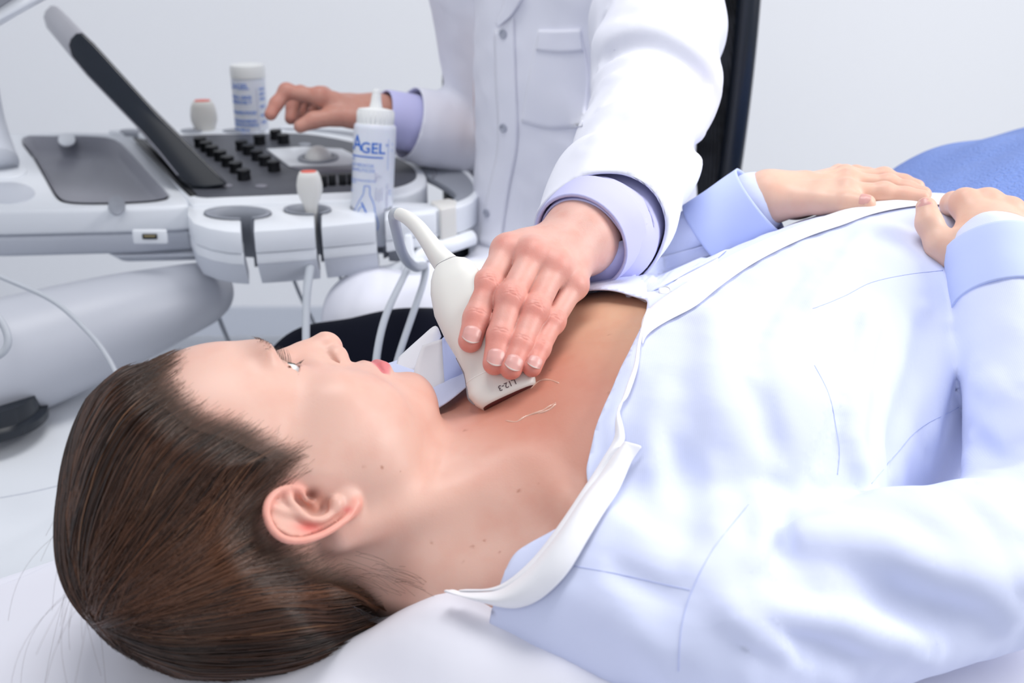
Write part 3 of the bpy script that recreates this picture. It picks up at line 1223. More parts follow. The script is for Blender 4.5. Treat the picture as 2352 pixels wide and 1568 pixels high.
# eyebrows and lashes
for sx in (1, -1):
    P_ = []
    for i in range(80):
        u = rg.random()
        base = V(.012 + .036 * u, .0, .0350 + .006 * math.sin(u * 2.4) + rg.normal() * .0015)
        w0 = H(sx * base[0], .10, base[2])
        h = _bvh.ray_cast(Vector(w0), Vector(-HM[:, 1]))
        if h[0] is None: continue
        b0 = np.array(h[0])
        nn = np.array(h[1])
        d = HM @ nrm([sx * (.35 + .9 * u), -.5 * u, .9 - 1.2 * u])
        t = np.linspace(0, 1, 5)[:, None]
        P_.append(b0 + d * .0065 * t + nn * (.0011 * np.sin(t * 2.6)))
    P_ = np.array(P_)
    strand_mesh(P_, np.tile(np.linspace(.00012, .00003, 5), (len(P_), 1)), np.tile([.16, .095, .07], (len(P_), 1)), 'eyebrow', M['hair'], body)
    L_ = []
    for i in range(46):
        u = -1 + 1.75 * i / 45
        x = .0325 + .0150 * u
        z = .0185 + .0090 * (1 - u * u)
        y = .0655 + .0144 * math.sqrt(max(0, 1 - ((x - .0315) / .016) ** 2 - ((z - .020) / .0142) ** 2)) + .0002
        b0 = H(sx * x, y, z)
        d = HM @ nrm([sx * (.5 * u + .1 + rg.normal() * .08), 1.0, .1 + rg.normal() * .06])
        c = HM @ V(0, .2, 1)
        t = np.linspace(0, 1, 7)[:, None]
        L = .0085 * rg.uniform(.8, 1.1)
        L_.append(b0 + d * L * t + c * L * .35 * t * t)
        if i % 3 == 1 and u < .4:
            z2 = .0185 - .0045 * (1 - u * u)
            y2 = .0655 + .0144 * math.sqrt(max(0, 1 - ((x - .0315) / .016) ** 2 - ((z2 - .020) / .0142) ** 2))
            L_.append(H(sx * x, y2, z2) + HM @ nrm([sx * .5 * u, 1, -.7]) * L * .45 * t)
    L_ = np.array(L_)
    strand_mesh(L_, np.tile(np.linspace(.00016, .00004, 7), (len(L_), 1)), np.tile([.02, .012, .012], (len(L_), 1)), 'eyelashes', M['hair'], body)
print('hair', time.time() - _t)
# ================================================================== patient's shirt
def seg_d(p, A, Bq):
    return cone(p, A, Bq, 0, 0)


RID = []


def shirt_core(p):
    t = torso(p) - .008
    q = bl(p)
    ns = smin(cone(p, NS, NE, .061, .056), cone(p, NE, NW, .055, .036), .02)
    fs = smin(cone(p, FS, FE, .056, .050), cone(p, FE, FW, .048, .031), .02)
    kk = (.006 + .030 * np.clip((.16 - q[:, 0]) / .10, 0, 1)).astype(np.float32)
    d = smin(t, ns, kk)
    d = smin(d, fs, kk)
    # shoulder yoke fills towards the neck
    d = smin(d, cone(p, B(-.035, .06, .792), B(.02, .16, .79), .040, .052), .03)
    d = smin(d, cone(p, B(-.035, -.06, .792), B(.02, -.16, .79), .040, .052), .03)
    return d


print('shirt core bvh')
_cv, _cf = nets(shirt_core, V(-.30, .40, .62), V(.95, 1.45, 1.0), .008, 1)
_cbvh = BVHTree.FromPolygons([tuple(x) for x in _cv], [tuple(int(i) for i in q) for q in _cf])


def on_core(px, py, dguess=.85):
    h, nn = ray_px(_cbvh, px, py)
    if h is None:
        h, nn = near_on(_cbvh, P(px, py, dguess))
    return h


# (pixel path, width m, height m): folds of the cloth; + ridge, - valley
FOLDS = [
    ([(1760, 1180), (1830, 1225), (1990, 1240), (2150, 1310), (2330, 1365)], .016, .010),
    ([(1900, 1330), (2120, 1400), (2330, 1430)], .020, -.008),
    ([(1700, 1400), (1900, 1420), (2140, 1495)], .010, .006),
    ([(1680, 1410), (1760, 1470), (1850, 1515)], .008, .006),
    ([(1720, 1470), (1900, 1500), (2000, 1540)], .010, -.004),
    ([(1790, 1140), (1800, 1230), (1780, 1320)], .009, -.005),
    ([(1740, 1140), (1750, 1240), (1730, 1330)], .007, .003),
    ([(2060, 1140), (2180, 1230), (2300, 1340)], .018, .006),
    ([(2230, 1120), (2290, 1190), (2352, 1260)], .014, .005),
    ([(1640, 700), (1640, 850), (1660, 1050)], .015, .004),
    ([(1730, 860), (1760, 960), (1790, 1080)], .010, -.004),
    ([(1560, 980), (1570, 1100), (1590, 1300)], .014, -.004),
    ([(1500, 860), (1500, 1000), (1480, 1150)], .012, .003),
    ([(2010, 700), (1975, 850), (1960, 1010), (1990, 1120)], .009, .005),
    ([(1930, 920), (1900, 1040), (1870, 1090)], .007, -.004),
    ([(2130, 700), (2110, 850), (2060, 1000), (2050, 1100)], .011, -.005),
    ([(2180, 760), (2160, 900), (2120, 1050)], .010, .004),
    ([(2000, 520), (1930, 620), (1850, 740)], .009, .002),
    ([(1850, 600), (1760, 720), (1720, 820)], .010, -.0025),
    ([(2225, 1000), (2290, 1050), (2352, 1040)], .010, -.006),
    ([(2240, 850), (2300, 900), (2352, 900)], .010, .004),
    ([(1330, 1320), (1450, 1440), (1560, 1540)], .014, .004),
    ([(1380, 1290), (1500, 1350), (1590, 1380)], .008, -.003),
    ([(1420, 1060), (1480, 1150), (1560, 1230)], .014, -.0045),
    ([(1560, 560), (1620, 520), (1680, 470)], .010, .003),
    ([(1500, 640), (1600, 580), (1700, 530)], .009, -.003),
]
SEG = []
for pth, w, a in FOLDS:
    w3 = [on_core(*q) for q in pth]
    c = cr(w3, 3) if len(w3) > 2 else np.array(w3)
    SEG.append((c, w, a))


def shirt_sdf(p):
    d = shirt_core(p)
    near = np.abs(d) < .05
    if near.any():
        x = p[near]
        add = np.zeros(len(x), np.float32)
        for c, w, a in SEG:
            lo, hi = c.min(0) - 3 * w, c.max(0) + 3 * w
            m = ((x > lo) & (x < hi)).all(1)
            if not m.any(): continue
            xm = x[m]
            dd = np.full(len(xm), 9.0, np.float32)
            n_ = len(c) - 1
            for i in range(n_):
                dd = np.minimum(dd, cone(xm, c[i], c[i + 1], 0, 0))
            # fade at the ends
            e = np.minimum(np.linalg.norm(xm - c[0], axis=1), np.linalg.norm(xm - c[-1], axis=1))
            fade = np.clip(e / (2.2 * w), .15, 1)
            add[m] += 2.0 * a * np.exp(-(dd / (w * .9)) ** 2) * fade
        q = bl(x)
        add += (.0022 * sph_noise(x.astype(float), 38, 21) + .0010 * sph_noise(x.astype(float) * V(1, 1, .6), 95, 22)).astype(np.float32)
        d[near] = d[near] - add
    return d


sv, sf = nets(shirt_sdf, V(-.30, .40, .62), V(.90, 1.45, 1.0), .0042, 1)
# neck opening, as a top-view outline over the body (metres along / across the body)
OPEN = [(-.30, .16), (-.085, .088), (-.058, .082), (-.028, .094), (-.004, .090), (.010, .070), (.030, .056), (.060, .040), (.100, .018), (.135, -.006), (.157, -.026), (.140, -.080), (.110, -.105), (.060, -.095), (.021, -.074), (-.010, -.078), (-.06, -.085), (-.30, -.16)]
_q = bl(sv.astype(np.float32))
g = poly2d(_q[:, 0] * 1000, _q[:, 1] * 1000, [(a * 1000, b * 1000) for a, b in OPEN]) / 1000
sv2, sf2 = clip(sv, [tuple(q) for q in sf], g)
sv2, sf2 = smooth_edge(sv2, sf2)
shirt = mesh('shirt', sv2, sf2, M['shirt'], patient)
mod_solid(shirt, .0010, 0)
_sb = BVHTree.FromPolygons([tuple(x) for x in sv], [tuple(int(i) for i in q) for q in sf])


def on_shirt(px, py, dguess=.85):
    h, nn = ray_px(_sb, px, py)
    if h is None:
        h, nn = near_on(_sb, P(px, py, dguess))
    return h, nn


def ribbon(name, A, Bp, mt, parent, lift=(.0015, .003, .0035, .003, .0015), n=6, t=.0016, dg=.85, raw=False, wav=0):
    """a strip of cloth between two pixel paths, laid on the shirt"""
    a = cr(A, n)
    m = len(a)
    b = cr(Bp, n)
    ib = np.linspace(0, len(b) - 1, m)
    b = np.stack([np.interp(ib, np.arange(len(b)), b[:, k]) for k in range(b.shape[1])], 1)
    k = len(lift)
    vv = []
    for i in range(m):
        for j in range(k):
            s = j / (k - 1)
            q = a[i] * (1 - s) + b[i] * s
            if raw:
                vv.append(P(*q))
            else:
                h, nn = on_shirt(q[0], q[1], dg)
                l = lift[j] + (wav * math.sin(i * .9) * math.sin(math.pi * s) if wav else 0)
                vv.append(h + nn * l + (V(0, 0, 1) * 0))
    ff = [(i * k + j, i * k + j + 1, (i + 1) * k + j + 1, (i + 1) * k + j) for i in range(m - 1) for j in range(k - 1)]
    # relax a little, keeping ends
    vv = np.array(vv).reshape(m, k, 3)
    for _ in range(3):
        vv[1:-1] = vv[1:-1] * .5 + (vv[:-2] + vv[2:]) * .25
    o = mesh(name, vv.reshape(-1, 3), ff, mt, parent)
    mod_solid(o, t, 1)
    mod_sub(o, 1)
    return o


# placket down the front
ribbon('placket', [(1478, 752), (1484, 722), (1520, 690), (1590, 645), (1650, 606), (1720, 572), (1822, 528), (1927, 490), (2033, 459), (2112, 452), (2200, 452)],
       [(1474, 800), (1488, 775), (1540, 742), (1597, 714), (1650, 668), (1739, 607), (1854, 551), (1937, 524), (2001, 499), (2096, 480), (2190, 476)],
       M['white_cotton'], shirt, lift=(.001, .0035, .004, .0035, .002), n=5)
# white inner band along the open edge, then the collar lying back over the shoulder
ribbon('collar_band', [(1482, 726), (1468, 780), (1458, 850), (1432, 915), (1412, 975), (1408, 1010), (1380, 1060), (1340, 1125), (1300, 1190), (1235, 1275), (1150, 1345), (1060, 1352)],
       [(1498, 722), (1476, 790), (1470, 855), (1448, 920), (1425, 945), (1441, 1000), (1432, 1030), (1400, 1090), (1350, 1180), (1290, 1265), (1200, 1350), (1070, 1358)],
       M['white_cotton'], shirt, lift=(.003, .006, .007, .006, .004), n=6, wav=.001)
ribbon('collar', [(1425, 1030), (1390, 1075), (1345, 1140), (1300, 1215), (1240, 1285), (1165, 1348), (1090, 1356), (1040, 1353)],
       [(1486, 1031), (1445, 1090), (1405, 1170), (1352, 1260), (1300, 1340), (1225, 1392), (1150, 1392), (1055, 1358)],
       M['white_cotton'], shirt, lift=(.005, .012, .014, .011, .005), n=6, t=.0018)
# far collar, standing up beyond the probe
pts_in = [(1000, 1000, .84), (1035, 960, .845), (1080, 915, .85), (1130, 880, .86)]
far = [
    [(1018, 1000, .830), (995, 940, .835), (980, 880, .84), (960, 840, .845)],
]
v0 = [(1000, 1008, .822), (982, 955, .826), (962, 900, .832), (952, 852, .84), (972, 792, .85)]
v1 = [(1020, 1004, .826), (1025, 950, .834), (1022, 890, .842), (1018, 840, .85), (1015, 778, .86)]
v2 = [(1050, 985, .836), (1068, 930, .848), (1075, 870, .86), (1070, 800, .87), (1060, 740, .88)]
v3 = [(1120, 935, .850), (1150, 880, .87), (1160, 810, .885), (1150, 740, .90), (1140, 690, .91)]


def patch(name, rows, mt, parent, t=.0014, n=5, sub=1, lay_on=0):
    R_ = [cr(r, n) for r in rows]
    R_ = np.array(R_)
    C_ = np.stack([cr(R_[:, i], n) for i in range(R_.shape[1])], 1)
    m, k = C_.shape[:2]
    vv = []
    for i in range(m):
        for j in range(k):
            a = P(*C_[i, j])
            if lay_on:
                w = min(1, max(0, (C_[i, j][0] - 1430) / 90))
                w = max(w, max(0, i / (m - 1) - .6) / .4)
                if w > 0:
                    h, nn = on_shirt(C_[i, j][0], C_[i, j][1], C_[i, j][2])
                    a = a * (1 - w) + (h + nn * .0015) * w
            vv.append(a)
    ff = [(i * k + j, i * k + j + 1, (i + 1) * k + j + 1, (i + 1) * k + j) for i in range(m - 1) for j in range(k - 1)]
    o = mesh(name, vv, ff, mt, parent)
    mod_solid(o, t, 1)
    return o


patch('collar', [v0, v1], M['white_cotton'], shirt, t=.0020)
patch('collar_lining', [v1, v2, v3], M['shirt_plain'], shirt)
patch('collar_fold', [[(985, 835, .865), (962, 850, .865), (930, 862, .868), (900, 875, .87)],
                      [(1014, 772, .882), (1000, 748, .882), (965, 775, .88), (915, 820, .885)]], M['white_cotton'], shirt)
# far front flap with two buttons
f0 = [(1290, 752, .882), (1340, 728, .880), (1400, 712, .872), (1450, 700, .862), (1500, 694, .852), (1560, 662, .862), (1650, 612, .885)]
f1 = [(1300, 738, .890), (1340, 715, .888), (1400, 697, .880), (1450, 683, .870), (1500, 672, .862), (1560, 642, .874), (1650, 596, .90)]
f2 = [(1330, 700, .91), (1370, 675, .91), (1420, 655, .905), (1470, 640, .90), (1530, 618, .90), (1600, 590, .905), (1700, 552, .93)]
f3 = [(1370, 640, .96), (1420, 620, .96), (1470, 600, .96), (1520, 590, .955), (1570, 575, .955), (1630, 555, .95), (1730, 525, .96)]
patch('button_band', [f0, f1], M['white_cotton'], shirt, t=.0016)
patch('front_flap', [f1, f2, f3], M['shirt'], shirt, lay_on=1)


def shirt_button(px, py, d, r, parent, nn):
    b = P(px, py, d)
    lathe('button', [(.0001, 0), (r * .95, 0), (r, .0008), (r * .97, .0022), (r * .8, .0026), (r * .72, .0019), (.0002, .0018)], b, nn, M['button'], parent, 24)


shirt_button(1527, 671, .853, .0052, shirt, nrm(V(-.1, -.5, 1)))
shirt_button(1325, 717, .879, .0052, shirt, nrm(V(-.1, -.5, 1)))

# cuffs
def cuff(name, a, b, r1, r2, mt, parent, flare=.0):
    v, f = tube_vf([a, (np.asarray(a) + b) / 2, b], [r1, (r1 + r2) / 2, r2], seg=40, n=8, caps=False)
    th = sph_noise(v, 60, 9) * .0016
    c = (np.asarray(a) + b) / 2
    ax = nrm(np.asarray(b) - a)
    rad = (v - c) - ((v - c) @ ax)[:, None] * ax
    v = v + rad / (np.linalg.norm(rad, axis=1, keepdims=True) + 1e-9) * th[:, None]
    o = mesh(name, v, f, mt, parent)
    mod_solid(o, .0018, 0)
    return o


_d = nrm(NW - NE)
cuff('cuff', NW - _d * .048, NW + _d * .006, .0410, .0395, M['shirt_plain'], shirt)
_d = nrm(FW - FE)
cuff('cuff', FW - _d * .055, FW + _d * .006, .0400, .0375, M['shirt_plain'], shirt)
# stitched seams: side seam, dart and shoulder yoke
def seam(pts, r=.0005, mt='pale_blue_ink'):
    w = []
    for q in cr(pts, 8):
        h, nn = on_shirt(q[0], q[1])
        w.append(h + nn * .0006)
    tube('seam', w, r * .6, M[mt], shirt, seg=5, n=1)


M['seam'] = mat('blue_seam_thread', (.52, .58, .88), .8)
seam([(1866, 710), (1940, 680), (2000, 650), (2080, 632), (2165, 622)], .0005, 'seam')
seam([(1870, 840), (1900, 900), (1918, 970), (1928, 1030), (1922, 1090)], .0005, 'seam')
seam([(2000, 1110), (2060, 1040), (2110, 985), (2200, 935)], .0005, 'seam')
seam([(1320, 1300), (1450, 1325), (1585, 1355)], .0005, 'seam')
seam([(1720, 1160), (1640, 1260), (1590, 1355), (1565, 1440), (1558, 1540)], .0005, 'seam')
print('shirt', time.time() - _t)

# ================================================================== bed, pillow, towel
BED_Z = .700


def slab(name, a0, a1, n0, n1, z, th, mt, parent=None, bev=.02):
    c = B((a0 + a1) / 2, (n0 + n1) / 2, z - th / 2)
    return box(name, c, (a1 - a0, n1 - n0, th), mt, parent, R=np.stack([BA, BN, V(0, 0, 1)], 1), bevel=bev, seg=4)


bed = empty('examination_bed', B(.4, 0, 0), 'long white examination bed the woman is lying on', 'bed')
slab('mattress', -.34, 1.62, -.32, .36, BED_Z, .09, M['sheet'], bed, .03)
slab('bed_frame', -.30, 1.58, -.28, .32, BED_Z - .09, .05, M['plastic_low'], bed, .01)
for a in (-.15, 1.40):
    for n_ in (-.22, .26):
        slab('leg', a - .02, a + .02, n_ - .02, n_ + .02, BED_Z - .14, BED_Z - .14, M['plastic_low'], bed, .004)


def pillow_sdf(p):
    q = bl(p)
    d = ell(q, (-.17, .03, .685), (.205, .315, .068))
    q2 = np.abs(q - np.array([-.17, .03, .690], np.float32)) - np.array([.165, .27, .012], np.float32)
    bx = np.linalg.norm(np.maximum(q2, 0), axis=1) + np.minimum(q2.max(1), 0) - .022
    d = smin(d, bx, .03)
    d = smin(d, cone(p, PZ(820, 1470, .745), PZ(1060, 1530, .745), .040, .042), .035)
    d = smin(d, cone(p, PZ(1060, 1530, .745), PZ(1440, 1700, .745), .042, .035), .035)
    # dent under the head
    d = smax(d, -ell(p, HT + V(0, 0, .010), (.125, .125, .110)), .02)
    x = p.astype(float)
    d = d - (.0022 * sph_noise(x, 22, 31) + .0012 * sph_noise(x, 60, 32)).astype(np.float32)
    for A_, B_, w, a in PF:
        d = d - (a * np.exp(-(cone(p, A_, B_, 0, 0) / w) ** 2)).astype(np.float32)
    return d


PF = [(PZ(640, 1500, .74), PZ(760, 1450, .745), .006, .004), (PZ(560, 1540, .74), PZ(700, 1490, .745), .006, -.004),
      (PZ(900, 1400, .75), PZ(1150, 1420, .75), .012, .004), (PZ(250, 1440, .74), PZ(420, 1555, .73), .010, .003)]
pv, pf = nets(pillow_sdf, B(-.17, .03, .6) + V(-.46, -.46, 0), B(-.17, .03, .8) + V(.46, .46, 0), .006)
pil = mesh('pillow', pv, pf, M['sheet'])
tag(pil, 'plump white pillow dented under the head of the lying woman', 'pillow')


def towel_sdf(p):
    q = bl(p)
    d = smin(ell(q, (1.0, -.02, .80), (.52, .30, .150)), ell(q, (.95, .02, .80), (.45, .20, .17)), .05)
    d = smin(d, ell(q, (.66, 0, .755), (.24, .235, .165)), .05)
    d = np.maximum(d, -(q[:, 0] - (.505 + .02 * np.sin(q[:, 1] * 18))))
    d = d - (.005 * sph_noise(p.astype(float), 16, 41) + .002 * sph_noise(p.astype(float), 45, 43)).astype(np.float32)
    return smax(d, -(q[:, 2] - .705), .006)


tv, tf = nets(towel_sdf, V(.2, .6, .68), V(1.5, 2.0, 1.02), .0075)
tow = mesh('towel', tv, tf, M['blue_towel'])
tag(tow, 'blue terry towel draped over the legs of the lying woman', 'towel')
print('bed', time.time() - _t)

# ================================================================== room
def wall(name, c, s, mt):
    return tag(box(name, c, s, mt), kind='structure')


wall('floor', (0.4, 1.2, -.01), (6, 5.2, .02), M['floor'])
wall('wall_back', (0.4, 3.05, 1.4), (6, .1, 2.9), M['wall'])
wall('wall_left', (-2.2, 1.2, 1.4), (.1, 3.9, 2.9), M['wall'])
wall('baseboard_back', (0.4, 2.99, .05), (6, .02, .1), M['plastic_low'])
# ================================================================== ultrasound machine
def K(px, py, h=0.0):
    """point of the slightly raked console top (h metres above it) on a sight line"""
    xx = (px - 1176) / FPX
    yy = (py - 784) / FPX
    ry, rz = _cp - yy * _sp, -(_sp + yy * _cp)
    d = (1.2 - .81 - h + .06 * 1.42) / (.06 * ry - rz)
    return P(px, py, d)


def KS(L, h=0.0, n=0, closed=True):
    if n: L = cr(L, n, closed)
    return [K(q[0], q[1], h) for q in L]


def plate(name, outer, holes, th, mt, parent, bevel=.0, seg=3, shift=(0, 0, 0)):
    """a flat piece with holes, thickness th downwards"""
    bm = bmesh.new()
    loops = []
    for L in [outer] + holes:
        vs_ = [bm.verts.new(tuple(q)) for q in L]
        for i in range(len(vs_)):
            bm.edges.new((vs_[i], vs_[(i + 1) % len(vs_)]))
        loops.append(vs_)
    bmesh.ops.triangle_fill(bm, edges=bm.edges[:], use_beauty=True)
    top = bm.faces[:]
    for f_ in top:
        f_.normal_update()
        if f_.normal.z < 0: f_.normal_flip()
    r = bmesh.ops.extrude_face_region(bm, geom=top)
    nv = [e for e in r['geom'] if isinstance(e, bmesh.types.BMVert)]
    # the extruded copy becomes the top; move the original ring down
    for v_ in nv: pass
    oldv = [v_ for L in loops for v_ in L]
    for v_ in oldv:
        if v_.is_valid: v_.co += Vector((shift[0], shift[1], shift[2] - th))
    bmesh.ops.recalc_face_normals(bm, faces=bm.faces)
    bmesh.ops.dissolve_limit(bm, angle_limit=math.radians(2), verts=bm.verts, edges=bm.edges)
    me = bpy.data.meshes.new(name)
    bm.to_mesh(me)
    bm.free()
    o = link(name, me, mt, parent)
    if bevel: mod_bevel(o, bevel, seg, 40)
    m = o.modifiers.new('es', 'EDGE_SPLIT')
    m.split_angle = math.radians(35)
    return o


def oval(cx, cy, rx, ry, n=24, h=0, a0=0, a1=2 * math.pi):
    return [K(cx + rx * math.cos(t), cy + ry * math.sin(t), h) for t in np.linspace(a0, a1, n, endpoint=abs(a1 - a0) < 6.2)]


mach = empty('ultrasound_machine', (-.75, 1.5, 0), 'white and grey ultrasound console with knobs and holders behind the lying woman', 'ultrasound machine')
DN = V(0, 0, -1)

# --- left housing with the storage tray
trayo = [(52, 318), (120, 314), (200, 314), (262, 322), (300, 355), (345, 405), (384, 446), (372, 458), (320, 464), (240, 467), (175, 466), (140, 458), (118, 430), (85, 370)]
hous = [(-420, 318), (-300, 300), (-100, 304), (50, 306), (180, 303), (300, 305), (340, 340), (432, 452), (436, 470), (395, 474), (280, 478), (140, 481), (0, 484), (-200, 487), (-420, 489)]
hole = KS(trayo, 0, 3)
plate('upper_housing', KS(hous, 0), [hole], .036, M['plastic'], mach, .006)
low = [(-420, 318), (300, 312), (425, 450), (430, 470), (300, 477), (0, 484), (-420, 489)]
pr = prism('lower_housing', [q + V(0, .004, -.0375) for q in KS(low, 0)], (0, .012, -.034), M['plastic_low'], mach, .008)
bel = [(228, 470), (260, 466), (440, 455), (470, 470), (440, 478), (250, 482)]
prism('belly', [q + V(0, .015, -.072) for q in KS([(150, 440), (480, 420), (560, 460), (470, 478), (240, 482)], 0)], (0, .03, -.016), M['plastic_low'], mach, .007)
# tray insert: rim, sloping wall and floor
cen = np.mean(hole, 0)
rim0 = np.array(hole)
rim1 = cen + (rim0 - cen) * .965 + V(0, 0, -.002)
rim2 = cen + (rim0 - cen) * .90 + V(0, 0, -.016)
rim3 = cen + (rim0 - cen) * .80 + V(0, 0, -.022)
N_ = len(rim0)
vv = np.vstack([rim0 + V(0, 0, .0012), rim1, rim2, rim3])
ff = [(k * N_ + i, k * N_ + (i + 1) % N_, (k + 1) * N_ + (i + 1) % N_, (k + 1) * N_ + i) for k in range(3) for i in range(N_)] + [tuple(3 * N_ + i for i in range(N_))]
M['tray'] = mat('tray_grey', (.27, .275, .32), .38, .5)
mesh('storage_tray', vv, ff, M['tray'], mach)
for q in [(153, 319), (268, 467)]:
    prism('thumb_notch', oval(q[0], q[1] + (0 if q[0] < 200 else 3), 20, 14 if q[0] < 200 else 21, 28, .0014), (0, 0, -.003), M['plastic'] if q[0] < 200 else M['plastic_mid'], mach, .0006, 1)
# usb recess on the front face
uc = K(345, 480) + V(0, -.004, -.052)
usb = box('usb_port', P(345, 543, 1.452), (.046, .006, .020), M['plastic'], mach, bevel=.0028)
box('usb_socket', P(344, 543, 1.4475), (.019, .003, .0065), M['black'], usb)
box('usb_contacts', P(344, 541.5, 1.4462), (.015, .002, .0020), M['gold'], usb)

# --- control panel body
bodyo = [(318, 308), (350, 300), (520, 298), (640, 297), (720, 300), (800, 311), (860, 326), (914, 350), (950, 371), (974, 393), (981, 412), (975, 428), (950, 441), (905, 451), (800, 460), (600, 466), (455, 470), (436, 462), (395, 412), (350, 350)]
plate('console_body', KS(bodyo, .004, 2), [], .046, M['plastic'], mach, .005)
pan = [(336, 316), (420, 310), (560, 307), (680, 306), (752, 314), (830, 331), (895, 354), (940, 377), (957, 398), (950, 414), (915, 428), (850, 437), (700, 444), (520, 451), (462, 452), (436, 440), (390, 385), (350, 335)]
prism('control_panel', KS(pan, .0050, 3), (0, 0, -.004), M['panel'], mach, .0012, 2)
panel = bpy.data.objects['control_panel']
# knobs
kn = [(461, 317), (475, 327), (489, 337), (507, 348), (524, 361), (543, 375), (561, 392), (556, 324), (572, 334), (592, 347), (610, 359), (630, 372), (597, 311), (634, 299), (652, 309)]
kb = None
for i, q in enumerate(kn):
    b = K(q[0], q[1] + 20, .005)
    if kb is None:
        kb = lathe('knob', [(.0001, 0), (.0098, 0), (.0092, .009), (.0098, .0095), (.0098, .0145), (.0090, .0152), (.0001, .0152)], b, V(0, -.02, 1), M['black'], panel, 20)
        kb0 = b
    else:
        o = kb.copy()
        COL.objects.link(o)
        o.location = Vector(b - kb0)
for i, q in enumerate([(725, 408), (743, 407), (763, 404), (787, 403), (806, 402)]):
    box('slider', K(q[0], q[1] + 8, .013), (.0095, .012, .015), M['black'], panel, bevel=.001, seg=2)
prism('palm_plate', KS([(612, 341), (664, 380), (802, 378), (838, 366), (786, 341), (700, 336)], .0075), (0, 0, -.003), M['plastic'], panel, .001, 2)
M['panel_light'] = mat('light_panel_grey', (.22, .22, .26), .4, .4)
prism('panel_inlay', KS([(672, 381), (690, 389), (740, 395), (790, 395), (830, 388), (840, 372), (760, 376)], .0062, 3), (0, 0, -.002), M['panel_light'], panel, .0006, 1)
tb = K(731, 364, .0075)
lathe('trackball_ring', [(.0001, 0), (.0315, 0), (.0310, .0030), (.024, .0030), (.0235, 0)], tb, V(0, -.04, 1), M['plastic_mid'], panel, 40)
lathe('trackball', [(.0215 * math.cos(t), .0215 * math.sin(t) - .002) for t in np.linspace(0.05, math.pi / 2 - .02, 12)], tb, V(0, -.04, 1), M['cap'], panel, 32)
for q in [(520, 425), (600, 426), (700, 331)]:
    prism('soft_key', oval(q[0], q[1], 15, 4, 20, .0062), (0, 0, -.001), M['plastic_mid'] if q[1] < 400 else M['panel_light'], panel, .0004, 1)

# --- grey handle ring at the operator's side with a white outer skirt
ro = [(640, 292), (760, 294), (860, 306), (940, 325), (1018, 357), (1060, 384), (1083, 408), (1092, 430), (1088, 448), (1062, 463)]
ri = [(1040, 458), (1046, 446), (1030, 430), (1000, 412), (975, 399), (940, 372), (895, 345), (830, 322), (740, 305), (640, 300)]
prism('handle_ring', KS(cr(ro, 4), .001) + KS(cr(ri, 4), .001), (0, 0, -.012), M['plastic_mid'], mach, .0025, 3)
ro2 = [(640, 287), (760, 290), (860, 302), (940, 320), (1020, 352), (1064, 380), (1090, 406), (1099, 430), (1095, 452), (1068, 470), (1020, 480), (930, 492)]
ri2 = [(925, 480), (1010, 470), (1058, 458), (1083, 442), (1086, 428), (1077, 409), (1055, 388), (1016, 361), (940, 329), (860, 310), (760, 297), (640, 293)]
prism('handle_skirt', KS(cr(ro2, 4), .002) + KS(cr(ri2, 4), .002), (0, .004, -.040), M['plastic'], mach, .0035, 3)
prism('handle_notch', KS([(966, 376), (990, 378), (1003, 388), (998, 406), (992, 404), (995, 391), (985, 383), (966, 380)], .0035), (0, 0, -.003), M['plastic_grey'], mach, .0006, 1)
prism('handle_strap', [K(988, 461, .004), K(1030, 455, .004), K(1049, 459, .004), K(1047, 474, .004), K(1012, 481, .004)], (0, .002, -.046), M['probe'], mach, .002, 3)

# --- probe holders
def keyhole(cx, cy, rx, ry, x0, x1):
    """arc of a holder opening, from the left lip of its slot round to the right lip"""
    out = []
    a0 = math.acos(max(-1, min(1, (x0 - cx) / rx)))
    a1 = math.acos(max(-1, min(1, (x1 - cx) / rx)))
    for t in np.linspace(a0, a1 + 2 * math.pi, 22):
        out.append((cx + rx * math.cos(t), cy + ry * math.sin(t)))
    return out


h1 = keyhole(546, 490, 78, 15, 553, 583)
h2 = keyhole(706, 482, 55, 12, 722, 738)
h3 = keyhole(852, 476, 48, 11, 862, 884)
front = [(432, 472), (430, 492), (445, 512), (480, 524), (520, 531), (553, 533)] + h1 + [(583, 531), (650, 527), (722, 521)] + h2 + [(738, 520), (800, 514), (862, 508)] + h3 + [(884, 505), (940, 497), (1000, 489), (1006, 478), (985, 466), (900, 462), (700, 464), (520, 468)]
hold = empty('probe_holder_rack', (0, 0, 0))
hold.parent = mach
hold.location = (0, 0, 0)
rack = plate('probe_holder', KS(front, .0), [], .030, M['plastic'], mach, .0022, 2)
bpy.data.objects.remove(hold)
plate('probe_holder_band', [q + V(0, .002, -.0312) for q in KS(front, .0)], [], .014, M['plastic'], rack, .001, 2)
plate('probe_holder_barrel', [q + V(0, .003, -.0455) for q in KS(front[:-8] + [(955, 490), (940, 470), (700, 466), (520, 470)], .0)], [], .030, M['plastic_low'], rack, .006, 3, shift=(0, .016, -.002))
# grey liners of the openings
for (cx, cy, rx, ry, x0, x1) in [(546, 490, 78, 15, 553, 583), (706, 482, 55, 12, 722, 738), (852, 476, 48, 11, 862, 884)]:
    a = np.array([K(*q) for q in keyhole(cx, cy, rx, ry, x0, x1)])
    c = a.mean(0)
    inn = c + (a - c) * .86
    n_ = len(a)
    prof = [(a + V(0, 0, .0012)), inn + V(0, 0, .0012), c + (a - c) * .80 + V(0, 0, -.012), c + (a - c) * .74 + V(0, .003, -.070)]
    vv = np.vstack(prof)
    ff = [(k * n_ + i, k * n_ + i + 1, (k + 1) * n_ + i + 1, (k + 1) * n_ + i) for k in range(3) for i in range(n_ - 1)]
    o = mesh('holder_liner', vv, ff, M['plastic_mid'], rack)
    mod_solid(o, .0012, 0)
